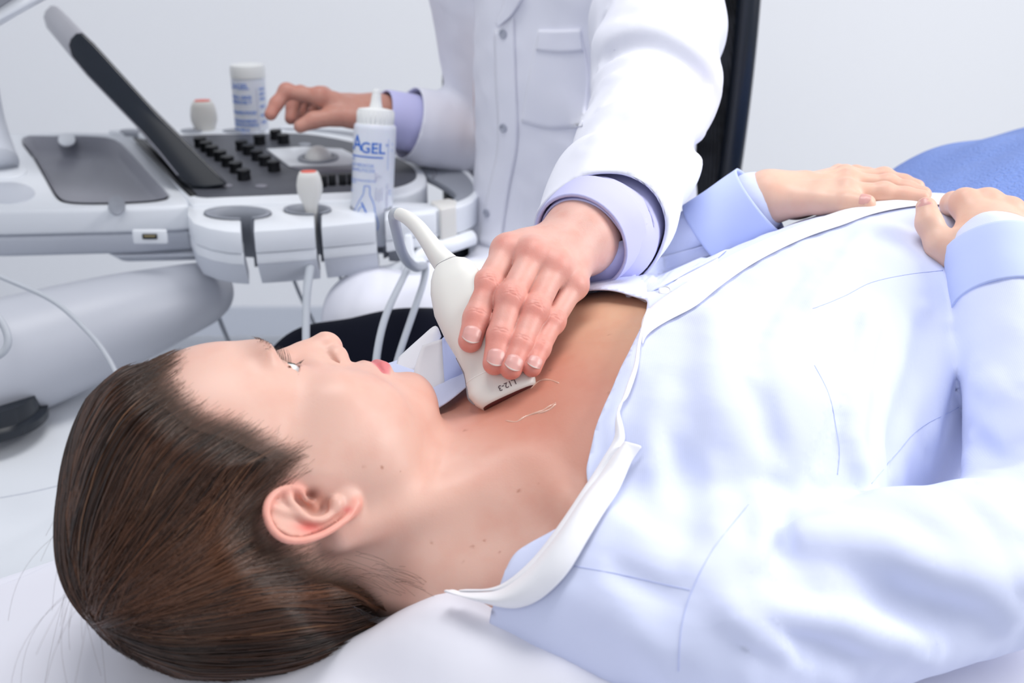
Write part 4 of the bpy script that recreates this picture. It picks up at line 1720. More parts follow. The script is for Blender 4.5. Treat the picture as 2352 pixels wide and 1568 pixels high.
# holders at the far edge
for q in [(300, 300, 26), (440, 299, 26), (560, 299, 50)]:
    prism('far_holder', oval(q[0], q[1], q[2], 5, 24, .006), (0, 0, -.012), M['plastic_mid'], mach, .001, 1)
prism('far_rim', KS([(250, 300), (272, 296), (420, 296), (640, 295), (640, 303), (420, 305), (280, 306)], .0045, 2), (0, 0, -.02), M['plastic'], mach, .003, 2)
# cup at the left
prism('cup_holder', oval(18, 441, 62, 24, 30, .002), (0, 0, -.004), M['plastic_low'], mach, .002, 2)

# --- touch screen on its edge
rec = nrm(K(310, 310) - K(430, 455))
D0 = 1.545
near = [(188, 73), (174, 74), (160, 88), (155, 104), (163, 131), (200, 175), (327, 306), (365, 350), (408, 404), (442, 431), (470, 434), (527, 426), (500, 398), (367, 265), (215, 98)]
nq = [P(x, y, D0) for x, y in near]
v, f = prism_vf(nq, rec * .285)
scr = mesh('touch_screen', v, f, M['black_gloss'], mach)
fix_normals(scr)
scr.data.materials.append(M['screen_back'])
for p_ in scr.data.polygons:
    c = np.array(p_.center)
    if len(p_.vertices) == 4:
        i = min(p_.vertices) % len(near)
        if i in (0, 1, 2, 3, 4, 5, 6, 7): p_.material_index = 1
mod_bevel(scr, .004, 3, 50)
prism('screen_hinge', [P(352, 322, 1.60), P(440, 430, D0 + .004), P(470, 436, D0 + .004), P(540, 434, D0 + .01), P(480, 420, D0 + .1), P(400, 350, 1.66)], (0, 0, -.012), M['black_gloss'], mach, .002, 2)
prism('screen_groove', KS([(306, 316), (330, 320), (452, 446), (436, 448), (405, 420)], .0060), (0, 0, -.002), M['black'], mach)

# --- support arm, swivel and cart
M['arm_grey'] = mat('arm_grey_plastic', (.50, .52, .58), .4, .4)
arm = tube('support_arm', [P(487, 668, 1.55), P(470, 672, 1.54), P(400, 695, 1.52), P(250, 745, 1.47), P(0, 830, 1.40), P(-300, 930, 1.32)], [.036, .044, .052, .066, .080, .090], M['arm_grey'], mach, seg=40, n=8)
lathe('arm_swivel', [(.0001, 0), (.060, 0), (.066, .004), (.066, .014), (.058, .018), (.058, .040), (.0001, .040)], P(-14, 975, 1.38), V(0, 0, 1), M['black_gloss'], mach, 48)
c0 = P(-10, 1005, 1.38)


def cart_sdf(p):
    q = (p - np.array([c0[0] - .05, 1.36, c0[2] - .335], np.float32))
    a = np.abs(q) - np.array([.37, .26, .17], np.float32)
    d = np.linalg.norm(np.maximum(a, 0), axis=1) + np.minimum(a.max(1), 0) - .14
    return smin(d, ell(q, (0, 0, .18), (.40, .30, .155)), .08)


cv, cf = nets(cart_sdf, c0 + V(-.65, -.55, -.70), c0 + V(.55, .70, .05), .018, 1)
cart = mesh('cart_body', cv, cf, M['plastic'], mach)
tube('cart_seam', [P(-20, 1146, 1.18), P(60, 1132, 1.20), P(130, 1116, 1.23), P(230, 1090, 1.28), P(300, 1075, 1.32)], .0007, M['plastic_low'], cart, seg=6)
for dx in (-.33, .30):
    for dy in (-.3, .35):
        lathe('castor', [(.0001, 0), (.045, 0), (.05, .01), (.05, .03), (.045, .04), (.0001, .04)], V(c0[0] - .05 + dx - .02, 1.36 + dy * .8, .05), V(1, 0, 0), M['black'], mach, 28)

# --- monitor corner and stalk at the left
mon = prism('monitor', [P(-420, 300, 1.25), P(-520, -260, 1.25), P(360, -300, 1.25), P(90, -4, 1.25), P(0, 46, 1.25)], (0, .05, .0), M['plastic'], mach, .006)
prism('monitor_frame', [P(-430, 270, 1.246), P(-500, -250, 1.246), P(330, -290, 1.246), P(40, -8, 1.246), P(0, 18, 1.246)], (0, -.004, 0), M['plastic_grey'], mon, .001, 2)
tube('monitor_stalk', [P(-58, 120, 1.66), P(-40, 260, 1.65), P(-25, 340, 1.64), P(-14, 378, 1.63)], [.026, .029, .034, .036], M['plastic_low'], mach, seg=32)
prism('stalk_foot', oval(-10, 390, 72, 18, 32, .003), (0, 0, -.004), M['plastic'], mach, .0015, 2)

# --- lower bracket and cable hook under the ring
tube('lower_rail', [P(1085, 545, 1.52), P(1035, 562, 1.50), P(985, 575, 1.49), P(930, 612, 1.48), P(860, 634, 1.50), P(805, 655, 1.53), P(778, 676, 1.56)], [.011, .011, .011, .010, .009, .007, .005], M['plastic'], mach, seg=16)
hk = prism('cable_hook', [P(928, 540, 1.46), P(945, 540, 1.46), P(952, 600, 1.46), P(968, 596, 1.46), P(980, 606, 1.46), P(975, 628, 1.46), P(950, 640, 1.46), P(922, 622, 1.46)], (0, .012, 0), M['plastic'], mach, .002, 2)

# --- cables
def cable(name, pts, r, label, cat='cable', m='cable'):
    o = tube(name, pts, r, M[m], None, seg=12, n=10)
    return tag(o, label, cat)


cable('cable', [P(-40, 615, 1.30), P(0, 635, 1.30), P(120, 690, 1.29), P(200, 760, 1.27), P(250, 825, 1.25), P(290, 910, 1.23)], .0030, 'thin grey cable arching down in front of the machine support arm')
cable('cable', [P(-60, 690, 1.18), P(-5, 728, 1.18), P(18, 775, 1.18), P(8, 808, 1.18), P(-30, 830, 1.18)], .0042, 'grey cable loop poking in at the left edge beside the support arm')
cable('cable', [P(650, 590, 1.66), P(668, 625, 1.66), P(690, 680, 1.66), P(720, 740, 1.66), P(740, 800, 1.66)], .0028, 'dark thin cable slanting below the empty probe holder')
cable('cable', [P(778, 590, 1.70), P(780, 625, 1.70), P(786, 668, 1.70), P(792, 760, 1.72)], .0026, 'thin cable hanging straight below the holder rack near the gel bottle')
cable('cable', [P(490, 690, 1.62), P(506, 738, 1.62), P(527, 790, 1.62), P(545, 850, 1.62)], .0034, 'short dark cable hanging below the end of the support arm')
cable('cable', [P(945, 600, 1.42), P(925, 640, 1.34), P(888, 720, 1.22), P(868, 800, 1.16), P(862, 880, 1.13), P(865, 1000, 1.11)], .0042, 'pale cable curving down from the hook over the black trousers')

# ================================================================== gel bottles
_fc = {}


def text_vf(s, size, align='CENTER', bold=0.0):
    cu = bpy.data.curves.new('txt', 'FONT')
    cu.body = s
    cu.size = size
    cu.align_x = align
    cu.offset = bold
    cu.resolution_u = 3
    ob = bpy.data.objects.new('txt', cu)
    COL.objects.link(ob)
    dg = bpy.context.evaluated_depsgraph_get()
    me = bpy.data.meshes.new_from_object(ob.evaluated_get(dg))
    bm = bmesh.new()
    bm.from_mesh(me)
    bmesh.ops.triangulate(bm, faces=bm.faces)
    for _ in range(2):
        es = [e for e in bm.edges if e.calc_length() > size * .12]
        if es:
            bmesh.ops.subdivide_edges(bm, edges=es, cuts=1)
            bmesh.ops.triangulate(bm, faces=bm.faces)
    v = np.array([tuple(x.co) for x in bm.verts]) if len(bm.verts) else np.zeros((0, 3))
    f = [tuple(x.index for x in q.verts) for q in bm.faces]
    bm.free()
    bpy.data.objects.remove(ob)
    bpy.data.curves.remove(cu)
    return v, f


def bar2d(pts, w):
    """flat stroke along a 2D path"""
    p = np.asarray(pts, float)
    t = np.gradient(p, axis=0)
    t /= np.linalg.norm(t, axis=1)[:, None] + 1e-9
    n_ = np.c_[-t[:, 1], t[:, 0]] * w / 2
    v = np.vstack([np.c_[p + n_, np.zeros(len(p))], np.c_[p - n_, np.zeros(len(p))]])
    k = len(p)
    return v, [(i, i + 1, k + i + 1, k + i) for i in range(k - 1)]


def gel_bottle(name, base, axis, r, h, label, cat, txt=True, turn=0.0, blur=False):
    """base: centre of the bottom; h: height of the cylinder"""
    ax = nrm(axis)
    root = empty(name, base, label, cat, 'gel bottles in the console holders')
    fr = nrm(CAM - base)
    fr = nrm(fr - ax * np.dot(fr, ax))
    sd = np.cross(ax, fr)          # to the viewer's right when standing in front
    lathe('body', [(.0001, 0), (r * .9, 0), (r, .004), (r, h - .006), (r * .985, h - .002), (r * .93, h), (.0001, h)], base, ax, M['bottle'], root, 56)
    cb = base + ax * h
    cap = lathe('cap', [(.0001, 0), (r * .86, 0), (r * .865, .017), (r * .83, .0195), (r * .40, .0215), (.0001, .0215)], cb, ax, M['cap'], root, 48)
    ribs = []
    for i in range(24):
        t = i * 2 * math.pi / 24
        o = math.cos(t) * fr + math.sin(t) * sd
        ribs.append(tube_vf([cb + ax * .001 + o * r * .862, cb + ax * .0165 + o * r * .862], .0007, seg=6, n=2))
    v, f = merged(ribs)
    mesh('cap_ribs', v, f, M['cap'], cap)
    lathe('nozzle', [(.0001, 0), (.0092, 0), (.0074, .008), (.0068, .013), (.0062, .018), (.0056, .0185), (.0058, .023), (.0048, .0255), (.0001, .0262)], cb + ax * .0205, ax, M['cap'], root, 32)

    def wrap(v, f, mt, nm, dz=.0004):
        v = np.asarray(v)
        th = v[:, 0] / r + turn
        w = [base + ax * y + (r + dz) * (math.cos(t) * fr + math.sin(t) * sd) for t, y in zip(th, v[:, 1])]
        o = mesh(nm, w, f, mt, root)
        return o
    return root, wrap


bb = P(851, 560, 1.510)
btop = P(862, 285, 1.470)
bax = nrm(btop - bb)
R_B = .0285
BH = float(np.linalg.norm(btop - bb))
gel, wrap = gel_bottle('gel_bottle', bb, bax, R_B, BH, 'white gel bottle with blue lettering standing in the near holder of the console', 'gel bottle', turn=0)


def at_y(py):
    """height on the bottle of an image row"""
    return BH * (560 - py) / 275.0


def put(s, xc, py, size, m='blue_ink', align='LEFT', bold=.0, rot=0, nm='lettering'):
    v, f = text_vf(s, size, align, bold)
    if not len(v): return
    if rot:
        c, s_ = math.cos(rot), math.sin(rot)
        v = np.c_[v[:, 0] * c - v[:, 1] * s_, v[:, 0] * s_ + v[:, 1] * c, v[:, 2]]
    v = v + V(xc, at_y(py), 0)
    wrap(v, f, M[m], nm)


SC = .0277 / 47.5
put('A', -.0360, 343, .0290, bold=.0003)
put('GEL', -.0195, 347, .0200, bold=.0003)
put('L', -.0480, 341, .0200, bold=.0003)
put('®', .0155, 331, .0055)
v, f = bar2d([(x, at_y(356)) for x in np.linspace(-.050, .0125, 24)], .0019)
wrap(v, f, M['blue_ink'], 'underline')
put('PARA', -.0450, 366, .0058, 'pale_blue_ink')
put('USOS MEDICOS', -.0430, 379, .0062, 'pale_blue_ink')
put('TERAPEUTICOS', -.0410, 390, .0062, 'pale_blue_ink')
put('Y', -.0430, 399, .0058, 'pale_blue_ink')
put('DERMATOLOGICAMENTE', -.0450, 412, .0042, 'pale_blue_ink')
put('TESTADO', -.0440, 418, .0042, 'pale_blue_ink')
put('250 ml', -.0440, 437, .0042, 'pale_blue_ink')
put('ULTRASONIDOS', .0190, 415, .0062, 'grey_ink', rot=-math.pi / 2)
for k in range(3):
    put('0123456789', .0035 + k * .0040, 424 + (k % 2) * 3, .0034, 'grey_ink', rot=-math.pi / 2, nm='batch_code')
v, f = bar2d([(.0205, at_y(315)), (.0200, at_y(350)), (.0205, at_y(384))], .0006)
wrap(v, f, M['pale_blue_ink'], 'label_line')
# little triangle mark
v, f = bar2d([(.0025, at_y(391)), (.0120, at_y(399)), (.0025, at_y(412)), (.0025, at_y(391))], .0005)
wrap(v, f, M['grey_ink'], 'triangle_mark')
v, f = bar2d([(.0040, at_y(407)), (.0042, at_y(399)), (.0085, at_y(399))], .0010)
wrap(v, f, M['grey_ink'], 'triangle_mark')
# flask drawing
fl = [(-.0290, 484), (-.0215, 462), (-.0135, 440), (-.0125, 421), (-.0050, 421), (-.0045, 440), (.0015, 462), (.0040, 484), (.0085, 505), (.0075, 520)]
fl = [(x + .001, at_y(y)) for x, y in fl]
a = np.array(fl)
for sgm in (a[:3], a[2:4], a[3:5], a[4:6], a[5:10]):
    c = cr(sgm, 6) if len(sgm) > 2 else np.linspace(sgm[0], sgm[-1], 6)
    v, f = bar2d(c, .0012)
    wrap(v, f, M['blue_ink'] if 0 else M['pale_blue_ink'], 'flask_outline')
v, f = bar2d([(-.0150, at_y(459)), (-.0110, at_y(470)), (-.0065, at_y(484))], .0022)
wrap(v, f, M['blue_ink'], 'flask_stroke')
v, f = bar2d([(-.0200, at_y(484)), (-.0190, at_y(476)), (-.0160, at_y(470)), (-.0130, at_y(468))], .0014)
wrap(v, f, M['pale_blue_ink'], 'flask_stroke')
for q in ((.0262, 328), (.0262, 342), (.0250, 433), (.0250, 440)):
    put('N', q[0], q[1], .0042, 'pale_blue_ink')

# far bottle
b2 = K(579, 303, 0) + V(0, 0, -.03)
t2 = P(582, 160, float(np.dot(b2 - CAM, [0, _cp, -_sp])))
ax2 = nrm(V(.0, .0, 1) + V(.01, 0, 0))
d2 = float(np.dot(b2 - CAM, [0, _cp, -_sp]))
r2 = 37.5 / FPX * d2
h2 = (360 - 172) / FPX * d2
_, wrap2 = None, None


def far_bottle():
    ax = ax2
    base = b2 - V(0, 0, .005)
    root = empty('gel_bottle', base, 'blurred white gel bottle with blue print behind the fingers on the far console edge', 'gel bottle', 'gel bottles in the console holders')
    fr = nrm(CAM - base)
    fr = nrm(fr - ax * np.dot(fr, ax))
    sd = np.cross(ax, fr)
    H_ = float((330 - 172) / FPX * d2 / _cp)
    lathe('body', [(.0001, 0), (r2 * .98, 0), (r2, .004), (r2, H_ - .004), (r2 * .98, H_), (.0001, H_)], base, ax, M['bottle'], root, 48)
    lathe('cap', [(.0001, 0), (r2 * 1.02, 0), (r2 * 1.03, .013), (r2 * .96, .020), (.0001, .022)], base + ax * H_, ax, M['cap'], root, 40)

    def w(v, f, m, nm):
        v = np.asarray(v)
        th = v[:, 0] / r2
        mesh(nm, [base + ax * y + (r2 + .0005) * (math.cos(t) * fr + math.sin(t) * sd) for t, y in zip(th, v[:, 1])], f, M[m], root)
    Yp = lambda py: H_ * (330 - py) / (330 - 172)
    for s, py, size in [('LAGEL', 192, .0125), ('PARA USOS', 212, .0075), ('MEDICOS Y', 222, .0075), ('TERAPEUTICOS', 243, .0065), ('ULTRASONIDOS', 260, .0060), ('DERMATOLOGICO', 268, .0055), ('250 ml 250 ml', 278, .0055), ('USOS MEDICOS', 288, .0055)]:
        v, f = text_vf(s, size, 'LEFT', .0003)
        w(v + V(-.036, Yp(py), 0), f, 'pale_blue_ink', 'lettering')
    for s, py in [('0120', 196), ('0034', 206), ('0500', 216), ('0077', 232), ('0011', 250), ('2200', 264)]:
        v, f = text_vf(s, .006, 'LEFT', .0002)
        w(v + V(.017, Yp(py), 0), f, 'pale_blue_ink', 'lettering')
    v, f = bar2d([(.012, Yp(190)), (.012, Yp(240)), (.012, Yp(300))], .0008)
    w(v, f, 'grey_ink', 'label_line')


far_bottle()

# ================================================================== parked probes
def loft(name, secs, mt, parent, seg=32, power=2.6):
    """secs: (centre, side vector with half width, depth vector with half depth)"""
    vv, ff = [], []
    for c, a, b in secs:
        for t in np.linspace(0, 2 * math.pi, seg, endpoint=False):
            cs, sn = math.cos(t), math.sin(t)
            vv.append(np.asarray(c) + np.asarray(a) * math.copysign(abs(cs) ** (2 / power), cs) + np.asarray(b) * math.copysign(abs(sn) ** (2 / power), sn))
    for i in range(len(secs) - 1):
        for j in range(seg):
            k = (j + 1) % seg
            ff.append((i * seg + j, i * seg + k, (i + 1) * seg + k, (i + 1) * seg + j))
    ff.append(tuple(range(seg - 1, -1, -1)))
    ff.append(tuple((len(secs) - 1) * seg + j for j in range(seg)))
    return fix_normals(mesh(name, vv, ff, mt, parent))


PROBE_T = [V(1, 0, 0), V(0, 1, 0)]


def parked(base, sc, label, tilt=0.0):
    root = empty('ultrasound_probe', base, label, 'ultrasound probe', 'probes in the console holders')
    X, Y = V(1, .12, 0) * sc, V(-.12, 1, 0) * sc
    L = [(-.075, .004, .004), (-.050, .0050, .005), (-.028, .006, .0060), (-.006, .0080, .0075), (.004, .0095, .0085), (.014, .0135, .0105), (.025, .0172, .012), (.033, .0176, .012), (.044, .0158, .0115), (.0505, .0130, .010), (.0515, .0120, .0088)]
    secs = [(base + V(tilt * z, 0, z * sc), X * w, Y * t) for z, w, t in L]
    b = loft('body', secs, M['probe'], root)
    z = .0515
    loft('coral_cap', [(base + V(tilt * z, 0, z * sc), X * .0105, Y * .0075), (base + V(tilt * z, 0, (z + .0012) * sc), X * .0100, Y * .0070)], M['coral'], root)
    return root, X, Y


pb = K(716, 484, 0)
pr1, X_, Y_ = parked(pb + V(0, -.003, .004), .98, 'small ivory probe with a coral top standing in the middle near holder', .0)
tube('cable', [pb + V(0, -.003, -.065), P(716, 600, 1.47), P(706, 660, 1.38), P(703, 740, 1.27), P(704, 860, 1.20), P(708, 1000, 1.17)], [.0062, .0066, .0054, .0046, .0044, .0044], M['cable'], pr1, seg=14)
pb2 = K(472, 303, 0)
parked(pb2 + V(0, 0, -.012), 1.25, 'blurred ivory probe with a pink top standing at the far edge of the console')

# ================================================================== the probe in use
S1 = nrm(P(1250, 700, .85) - P(1150, 741, .85))       # across the probe, in the picture's right-up direction
HK = .957
SECS = [(1026, 603, .868, 20, .0080), (1031, 610, .867, 30, .0105), (1037, 619, .866, 44, .0135), (1043, 634, .864, 55, .0160), (1050, 660, .860, 63, .0178), (1062, 705, .854, 67, .0180), (1082, 755, .847, 64, .0160), (1103, 797, .841, 60, .0130), (1124, 832, .835, 62, .0115), (1137, 858, .831, 70, .0112), (1149, 883, .826, 78, .0112), (1160, 898, .823, 76, .0108), (1168, 909, .820, 70, .0095), (1170, 913, .819, 66, .0080)]
axp = nrm(P(1168, 909, .785) - P(1040, 625, .828))
SECS = [(a, b, c * HK, w, t) for a, b, c, w, t in SECS]
S1 = nrm(S1 - axp * np.dot(S1, axp))
TH = np.cross(axp, S1)
probe = empty('ultrasound_probe', P(1100, 780, .85), 'ivory linear probe held against the chest skin by the man\'s hand', 'ultrasound probe')
secs = [(P(x, y, d), S1 * (w / FPX * d), TH * t) for x, y, d, w, t in SECS]
pbody = loft('body', secs, M['probe'], probe, 48, 3.2)
loft('lens', [(secs[-2][0] + axp * .0004, secs[-2][1] * .93, secs[-2][2] * .85), (secs[-2][0] + axp * .0022, secs[-2][1] * .92, secs[-2][2] * .7)], M['probe_lens'], probe, 40, 3.2)
# seam round the head, and the grey side strip
def ring(name, c, a, b, r, mt, parent, power=3.2, seg=64):
    pts = []
    for t in np.linspace(0, 2 * math.pi, seg + 1):
        cs, sn = math.cos(t), math.sin(t)
        pts.append(np.asarray(c) + np.asarray(a) * math.copysign(abs(cs) ** (2 / power), cs) + np.asarray(b) * math.copysign(abs(sn) ** (2 / power), sn))
    return tube(name, pts, r, mt, parent, seg=6, n=1)


ring('head_seam', secs[9][0] + S1 * 0, secs[9][1], secs[9][2], .00035, M['cap'], probe)
side = [np.asarray(c) - np.asarray(a) * 1.0 for c, a, b in secs[7:12]]
tube('side_strip', side, [.0006, .0012, .0012, .0012, .0006], M['probe_side'], probe, seg=8)
ring('boot_seam', secs[1][0], secs[1][1], secs[1][2], .0003, M['probe_side'], probe)
# strain relief and cable
tube('strain_relief', [P(1030, 612, .830), P(1010, 590, .836), P(985, 555, .845), P(960, 522, .858), P(935, 500, .87), P(916, 491, .885)], [.0100, .0086, .0070, .0062, .0056, .0052], M['probe'], probe, seg=20)
tube('cable', [P(918, 491, .883), P(909, 491, .890), P(905, 500, .905), P(911, 530, .96), P(922, 575, 1.05), P(938, 602, 1.15), P(958, 614, 1.27), P(976, 612, 1.36), P(972, 650, 1.32), P(945, 730, 1.21), P(912, 830, 1.15), P(898, 900, 1.13), P(890, 1010, 1.11)], [.0052, .0052, .0050, .0050, .0052, .0056, .0055, .0050, .0042, .0040, .0038, .0038, .0038], M['cable'], probe, seg=14)
# engraved type mark, upside down as held
v, f = text_vf('L12-3', .0060, 'CENTER', .00008)
tc_ = P(1171, 886, .76)
fo = -TH if np.dot(TH, CAM - secs[9][0]) < 0 else TH
e1 = -nrm(P(1200, 872, .78) - P(1140, 900, .78))
e1 = nrm(e1 - TH * np.dot(e1, TH))
e2 = np.cross(fo, e1)
_pb = BVHTree.FromObject(pbody, bpy.context.evaluated_depsgraph_get())
po = np.array(pbody.parent.location)
w = []
_d0 = nrm(P(1166, 887, 1) - CAM)
_h0 = _pb.ray_cast(Vector(CAM - po), Vector(_d0))
cc = (np.array(_h0[0]) + po if _h0[0] is not None else P(1169, 885, .785)) + fo * .01
for x in v:
    q = cc + e1 * x[0] + e2 * (x[1] - .003)
    h = _pb.ray_cast(Vector(q - po), Vector(-fo))
    w.append(np.array(h[0]) + po + fo * .0003 if h[0] is not None else q - fo * .01)
mesh('type_mark', w, f, M['ink'], probe)

# gel on the skin
GL = [[(1160, 965), (1185, 968), (1210, 955), (1240, 945), (1262, 933), (1277, 924)], [(1218, 893), (1238, 875), (1262, 872), (1285, 880)], [(1235, 950), (1262, 940), (1278, 926)]]
gp = []
for L in GL:
    w = []
    for q in cr(L, 6):
        h, nn = ray_px(_bvh, *q)
        if h is not None: w.append(h - nn * .0001)
    gp.append(tube_vf(w, [.0001] + [.0004 + .0004 * math.sin(math.pi * k / max(1, len(w) - 3)) + .0002 * math.sin(k * .9) for k in range(len(w) - 2)] + [.0001], seg=8, n=2))
v, f = merged(gp)
gs = mesh('gel_smear', v, f, M['gel'])
tag(gs, 'streak of clear gel smeared on the skin below the probe', 'gel')
print('machine', time.time() - _t)
# ================================================================== the doctor
doc = empty('person', V(.16, 1.48, 0), 'man in a white coat seated behind the bed, holding a probe', 'person')
CD = nrm(P(1230, 650, 1) - CAM)
DH = dict(
    arm=P(1372, 512, 0.9120), wrist=P(1330, 548, 0.8852), wr=.0290, sc=1.0,
    fingers=[[P(1166, 575, 0.8441), P(1120, 655, 0.8134), P(1095, 730, 0.7972), P(1080, 782, 0.7886)],
             [P(1226, 585, 0.8345), P(1172, 685, 0.8020), P(1148, 772, 0.7867), P(1136, 834, 0.7771)],
             [P(1276, 612, 0.8326), P(1228, 712, 0.8020), P(1198, 790, 0.7847), P(1174, 846, 0.7733)],
             [P(1320, 655, 0.8374), P(1270, 738, 0.8096), P(1240, 800, 0.7895), P(1222, 844, 0.7771)]],
    thumb=[P(1280, 580, 0.8852), P(1190, 640, 0.8757), P(1130, 700, 0.8661), P(1085, 745, 0.8517)],
    r=[.0103, .0100, .0094, .0080], tr=.0115, crease=True, palm=nrm(CD + V(-.1, 0, -.1)))
RH = dict(
    arm=P(895, 267, 1.607), wrist=P(860, 262, 1.60), wr=.0270, sc=1.0,
    fingers=[[P(735, 222, 1.56), P(658, 210, 1.56), P(635, 238, 1.555), P(622, 262, 1.55)],
             [P(742, 222, 1.60), P(690, 215, 1.62), P(672, 245, 1.62), P(668, 272, 1.615)],
             [P(752, 228, 1.64), P(705, 225, 1.66), P(690, 255, 1.66), P(690, 280, 1.655)],
             [P(765, 238, 1.67), P(730, 240, 1.69), P(715, 262, 1.69), P(712, 282, 1.685)]],
    thumb=[P(845, 272, 1.58), P(770, 268, 1.56), P(720, 276, 1.55), P(690, 290, 1.545)],
    r=[.0105, .0105, .0098, .0085], tr=.0118, palm=V(0, .15, -1.0), tendon=False)
parts, bc = [], []
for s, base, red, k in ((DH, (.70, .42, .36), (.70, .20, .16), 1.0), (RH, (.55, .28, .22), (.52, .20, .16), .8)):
    pts = np.array([s['arm'], s['wrist']] + [x for f in s['fingers'] for x in f] + s['thumb'])
    hv, hf = nets(lambda p, s=s: hand_sdf(p, s), pts.min(0) - .04, pts.max(0) + .04, .0009 if s is DH else .0016)
    parts.append((hv, [tuple(q) for q in hf]))
    bc.append(hand_color(hv, s, base, red, k))
SLV = [(P(1525, -120, 1.33), .078), (P(1512, 60, 1.21), .070), (P(1505, 200, 1.12), .060), (P(1462, 350, 1.03), .055), (P(1405, 470, .955), .0535), (P(1372, 548, .916), .054)]
DS, DE, DW = SLV[0][0] + V(.02, .10, .02), SLV[3][0] * .5 + SLV[2][0] * .5, P(1345, 540, .892)
GS_, GE, GW = V(-.06, 1.64, 1.17), P(1150, 330, 1.70), P(880, 268, 1.60)


def doc_limbs(p):
    d = smin(cone(p, DS, DE, .042, .034), cone(p, DE, DW, .032, .025), .01)
    e = smin(cone(p, GS_, GE, .045, .036), cone(p, GE, GW, .034, .024), .01)
    t = ell(p, (.085, 1.57, .95), (.14, .11, .36))
    nk = cone(p, (.085, 1.57, 1.20), (.085, 1.55, 1.34), .058, .055)
    hd = ell(p, (.08, 1.52, 1.46), (.078, .098, .118))
    hd = smin(hd, ell(p, (.08, 1.455, 1.42), (.055, .05, .07)), .03)
    hd = smin(hd, cone(p, (.078, 1.435, 1.47), (.077, 1.415, 1.435), .010, .013), .012)
    return smin(smin(np.minimum(d, e), t, .02), smin(nk, hd, .02), .03)


lv, lf = nets(doc_limbs, V(-.25, .85, .55), V(.50, 1.75, 1.62), .009, 1)
parts.append((lv, [tuple(q) for q in lf]))
bc.append(np.tile(V(.6, .36, .29), (len(lv), 1)))
v, f = merged(parts)
dbody = mesh('body', v, f, M['skin_man'], doc, cols=np.vstack(bc))
M['hair_man'] = mat('short_dark_hair', (.03, .02, .015), .6)
mesh('hair', *nets(lambda p: np.maximum(ell(p, (.08, 1.54, 1.485), (.084, .100, .112)), np.maximum(1.47 - p[:, 2], -.02 + (1.46 - p[:, 1]))), V(-.1, 1.3, 1.3), V(.25, 1.7, 1.65), .01, 1), M['hair_man'], doc)
for fg, r, rot in zip(DH['fingers'], DH['r'], (0, 0, 0, 0)):
    nail('fingernail', fg[3], fg[2], -DH['palm'] + V(.0, 0, .05), r, M['nail'], dbody, L=r * 1.35, tipmat=M['nail_tip'])
nail('fingernail', RH['thumb'][3], RH['thumb'][2], V(-.2, -.9, .3), .0095, M['nail'], dbody)

# ------------------------------------------------ white coat
CFOLD = [
    ([(1372, 150, 1.19), (1420, 112, 1.17), (1500, 105, 1.15), (1580, 150, 1.15), (1630, 215, 1.17)], .009, -.012),
    ([(1372, 110, 1.19), (1430, 78, 1.18), (1510, 70, 1.16), (1590, 110, 1.17), (1640, 170, 1.19)], .016, .009),
    ([(1375, 245, 1.12), (1420, 215, 1.10), (1480, 195, 1.09)], .009, -.006),
    ([(1380, 200, 1.13), (1440, 170, 1.11)], .008, .005),
    ([(1368, 300, 1.09), (1410, 275, 1.07), (1460, 270, 1.06)], .009, -.005),
    ([(1350, 345, 1.06), (1395, 325, 1.04), (1440, 330, 1.03)], .009, .006),
    ([(1500, 130, 1.13), (1560, 210, 1.13), (1595, 330, 1.12), (1600, 400, 1.12)], .010, -.007),
    ([(1560, 150, 1.14), (1620, 260, 1.15)], .010, .006),
    ([(1470, 420, .98), (1500, 500, .96), (1490, 590, .95)], .012, .004),
    ([(1440, 20, 1.2), (1520, 40, 1.2), (1600, 60, 1.22)], .014, .006),
    ([(1390, 20, 1.25), (1370, 120, 1.25)], .010, -.006),
]


def coat_core(p):
    q = p - np.array([.108, 1.56, .92], np.float32)
    yaw = math.radians(-30)
    x = q[:, 0] * math.cos(yaw) + q[:, 1] * math.sin(yaw)
    y = -q[:, 0] * math.sin(yaw) + q[:, 1] * math.cos(yaw)
    z = q[:, 2]
    w_ = .148 + .035 * np.clip((-z - .05) / .3, 0, 1)
    dd = ((np.abs(x) / w_) ** 2.6 + (np.abs(y) / .150) ** 2.6) ** (1 / 2.6)
    d = (dd - 1) * .150
    d = smax(d, np.abs(z + .01) - .37, .05)
    # shoulders
    d = smin(d, cone(p, (-.05, 1.64, 1.20), (.20, 1.50, 1.20), .085, .085), .05)
    sl = None
    for i in range(len(SLV) - 1):
        e = cone(p, SLV[i][0], SLV[i + 1][0], SLV[i][1], SLV[i + 1][1])
        sl = e if sl is None else smin(sl, e, .02)
    # open cuff
    ax = nrm(SLV[-1][0] - SLV[-2][0])
    tt = (p - SLV[-1][0].astype(np.float32)) @ ax.astype(np.float32)
    sl = np.maximum(sl, tt - .035)
    sl = smin(sl, cone(p, DS, SLV[0][0], .085, .078), .03)
    d = smin(d, sl, .022)
    rs = smin(cone(p, GS_, GE, .078, .066), cone(p, GE, GW - (GW - GE) * .02, .066, .048), .02)
    axr = nrm(GW - GE)
    tr_ = (p - (GW - (GW - GE) * .10).astype(np.float32)) @ axr.astype(np.float32)
    rs = np.maximum(rs, tr_)
    d = smin(d, rs, .03)
    # skirt over the lap
    lap = cone(p, (.06, 1.45, .62), P(860, 742, 1.50), .125, .075)
    d = smin(d, lap, .05)
    return d


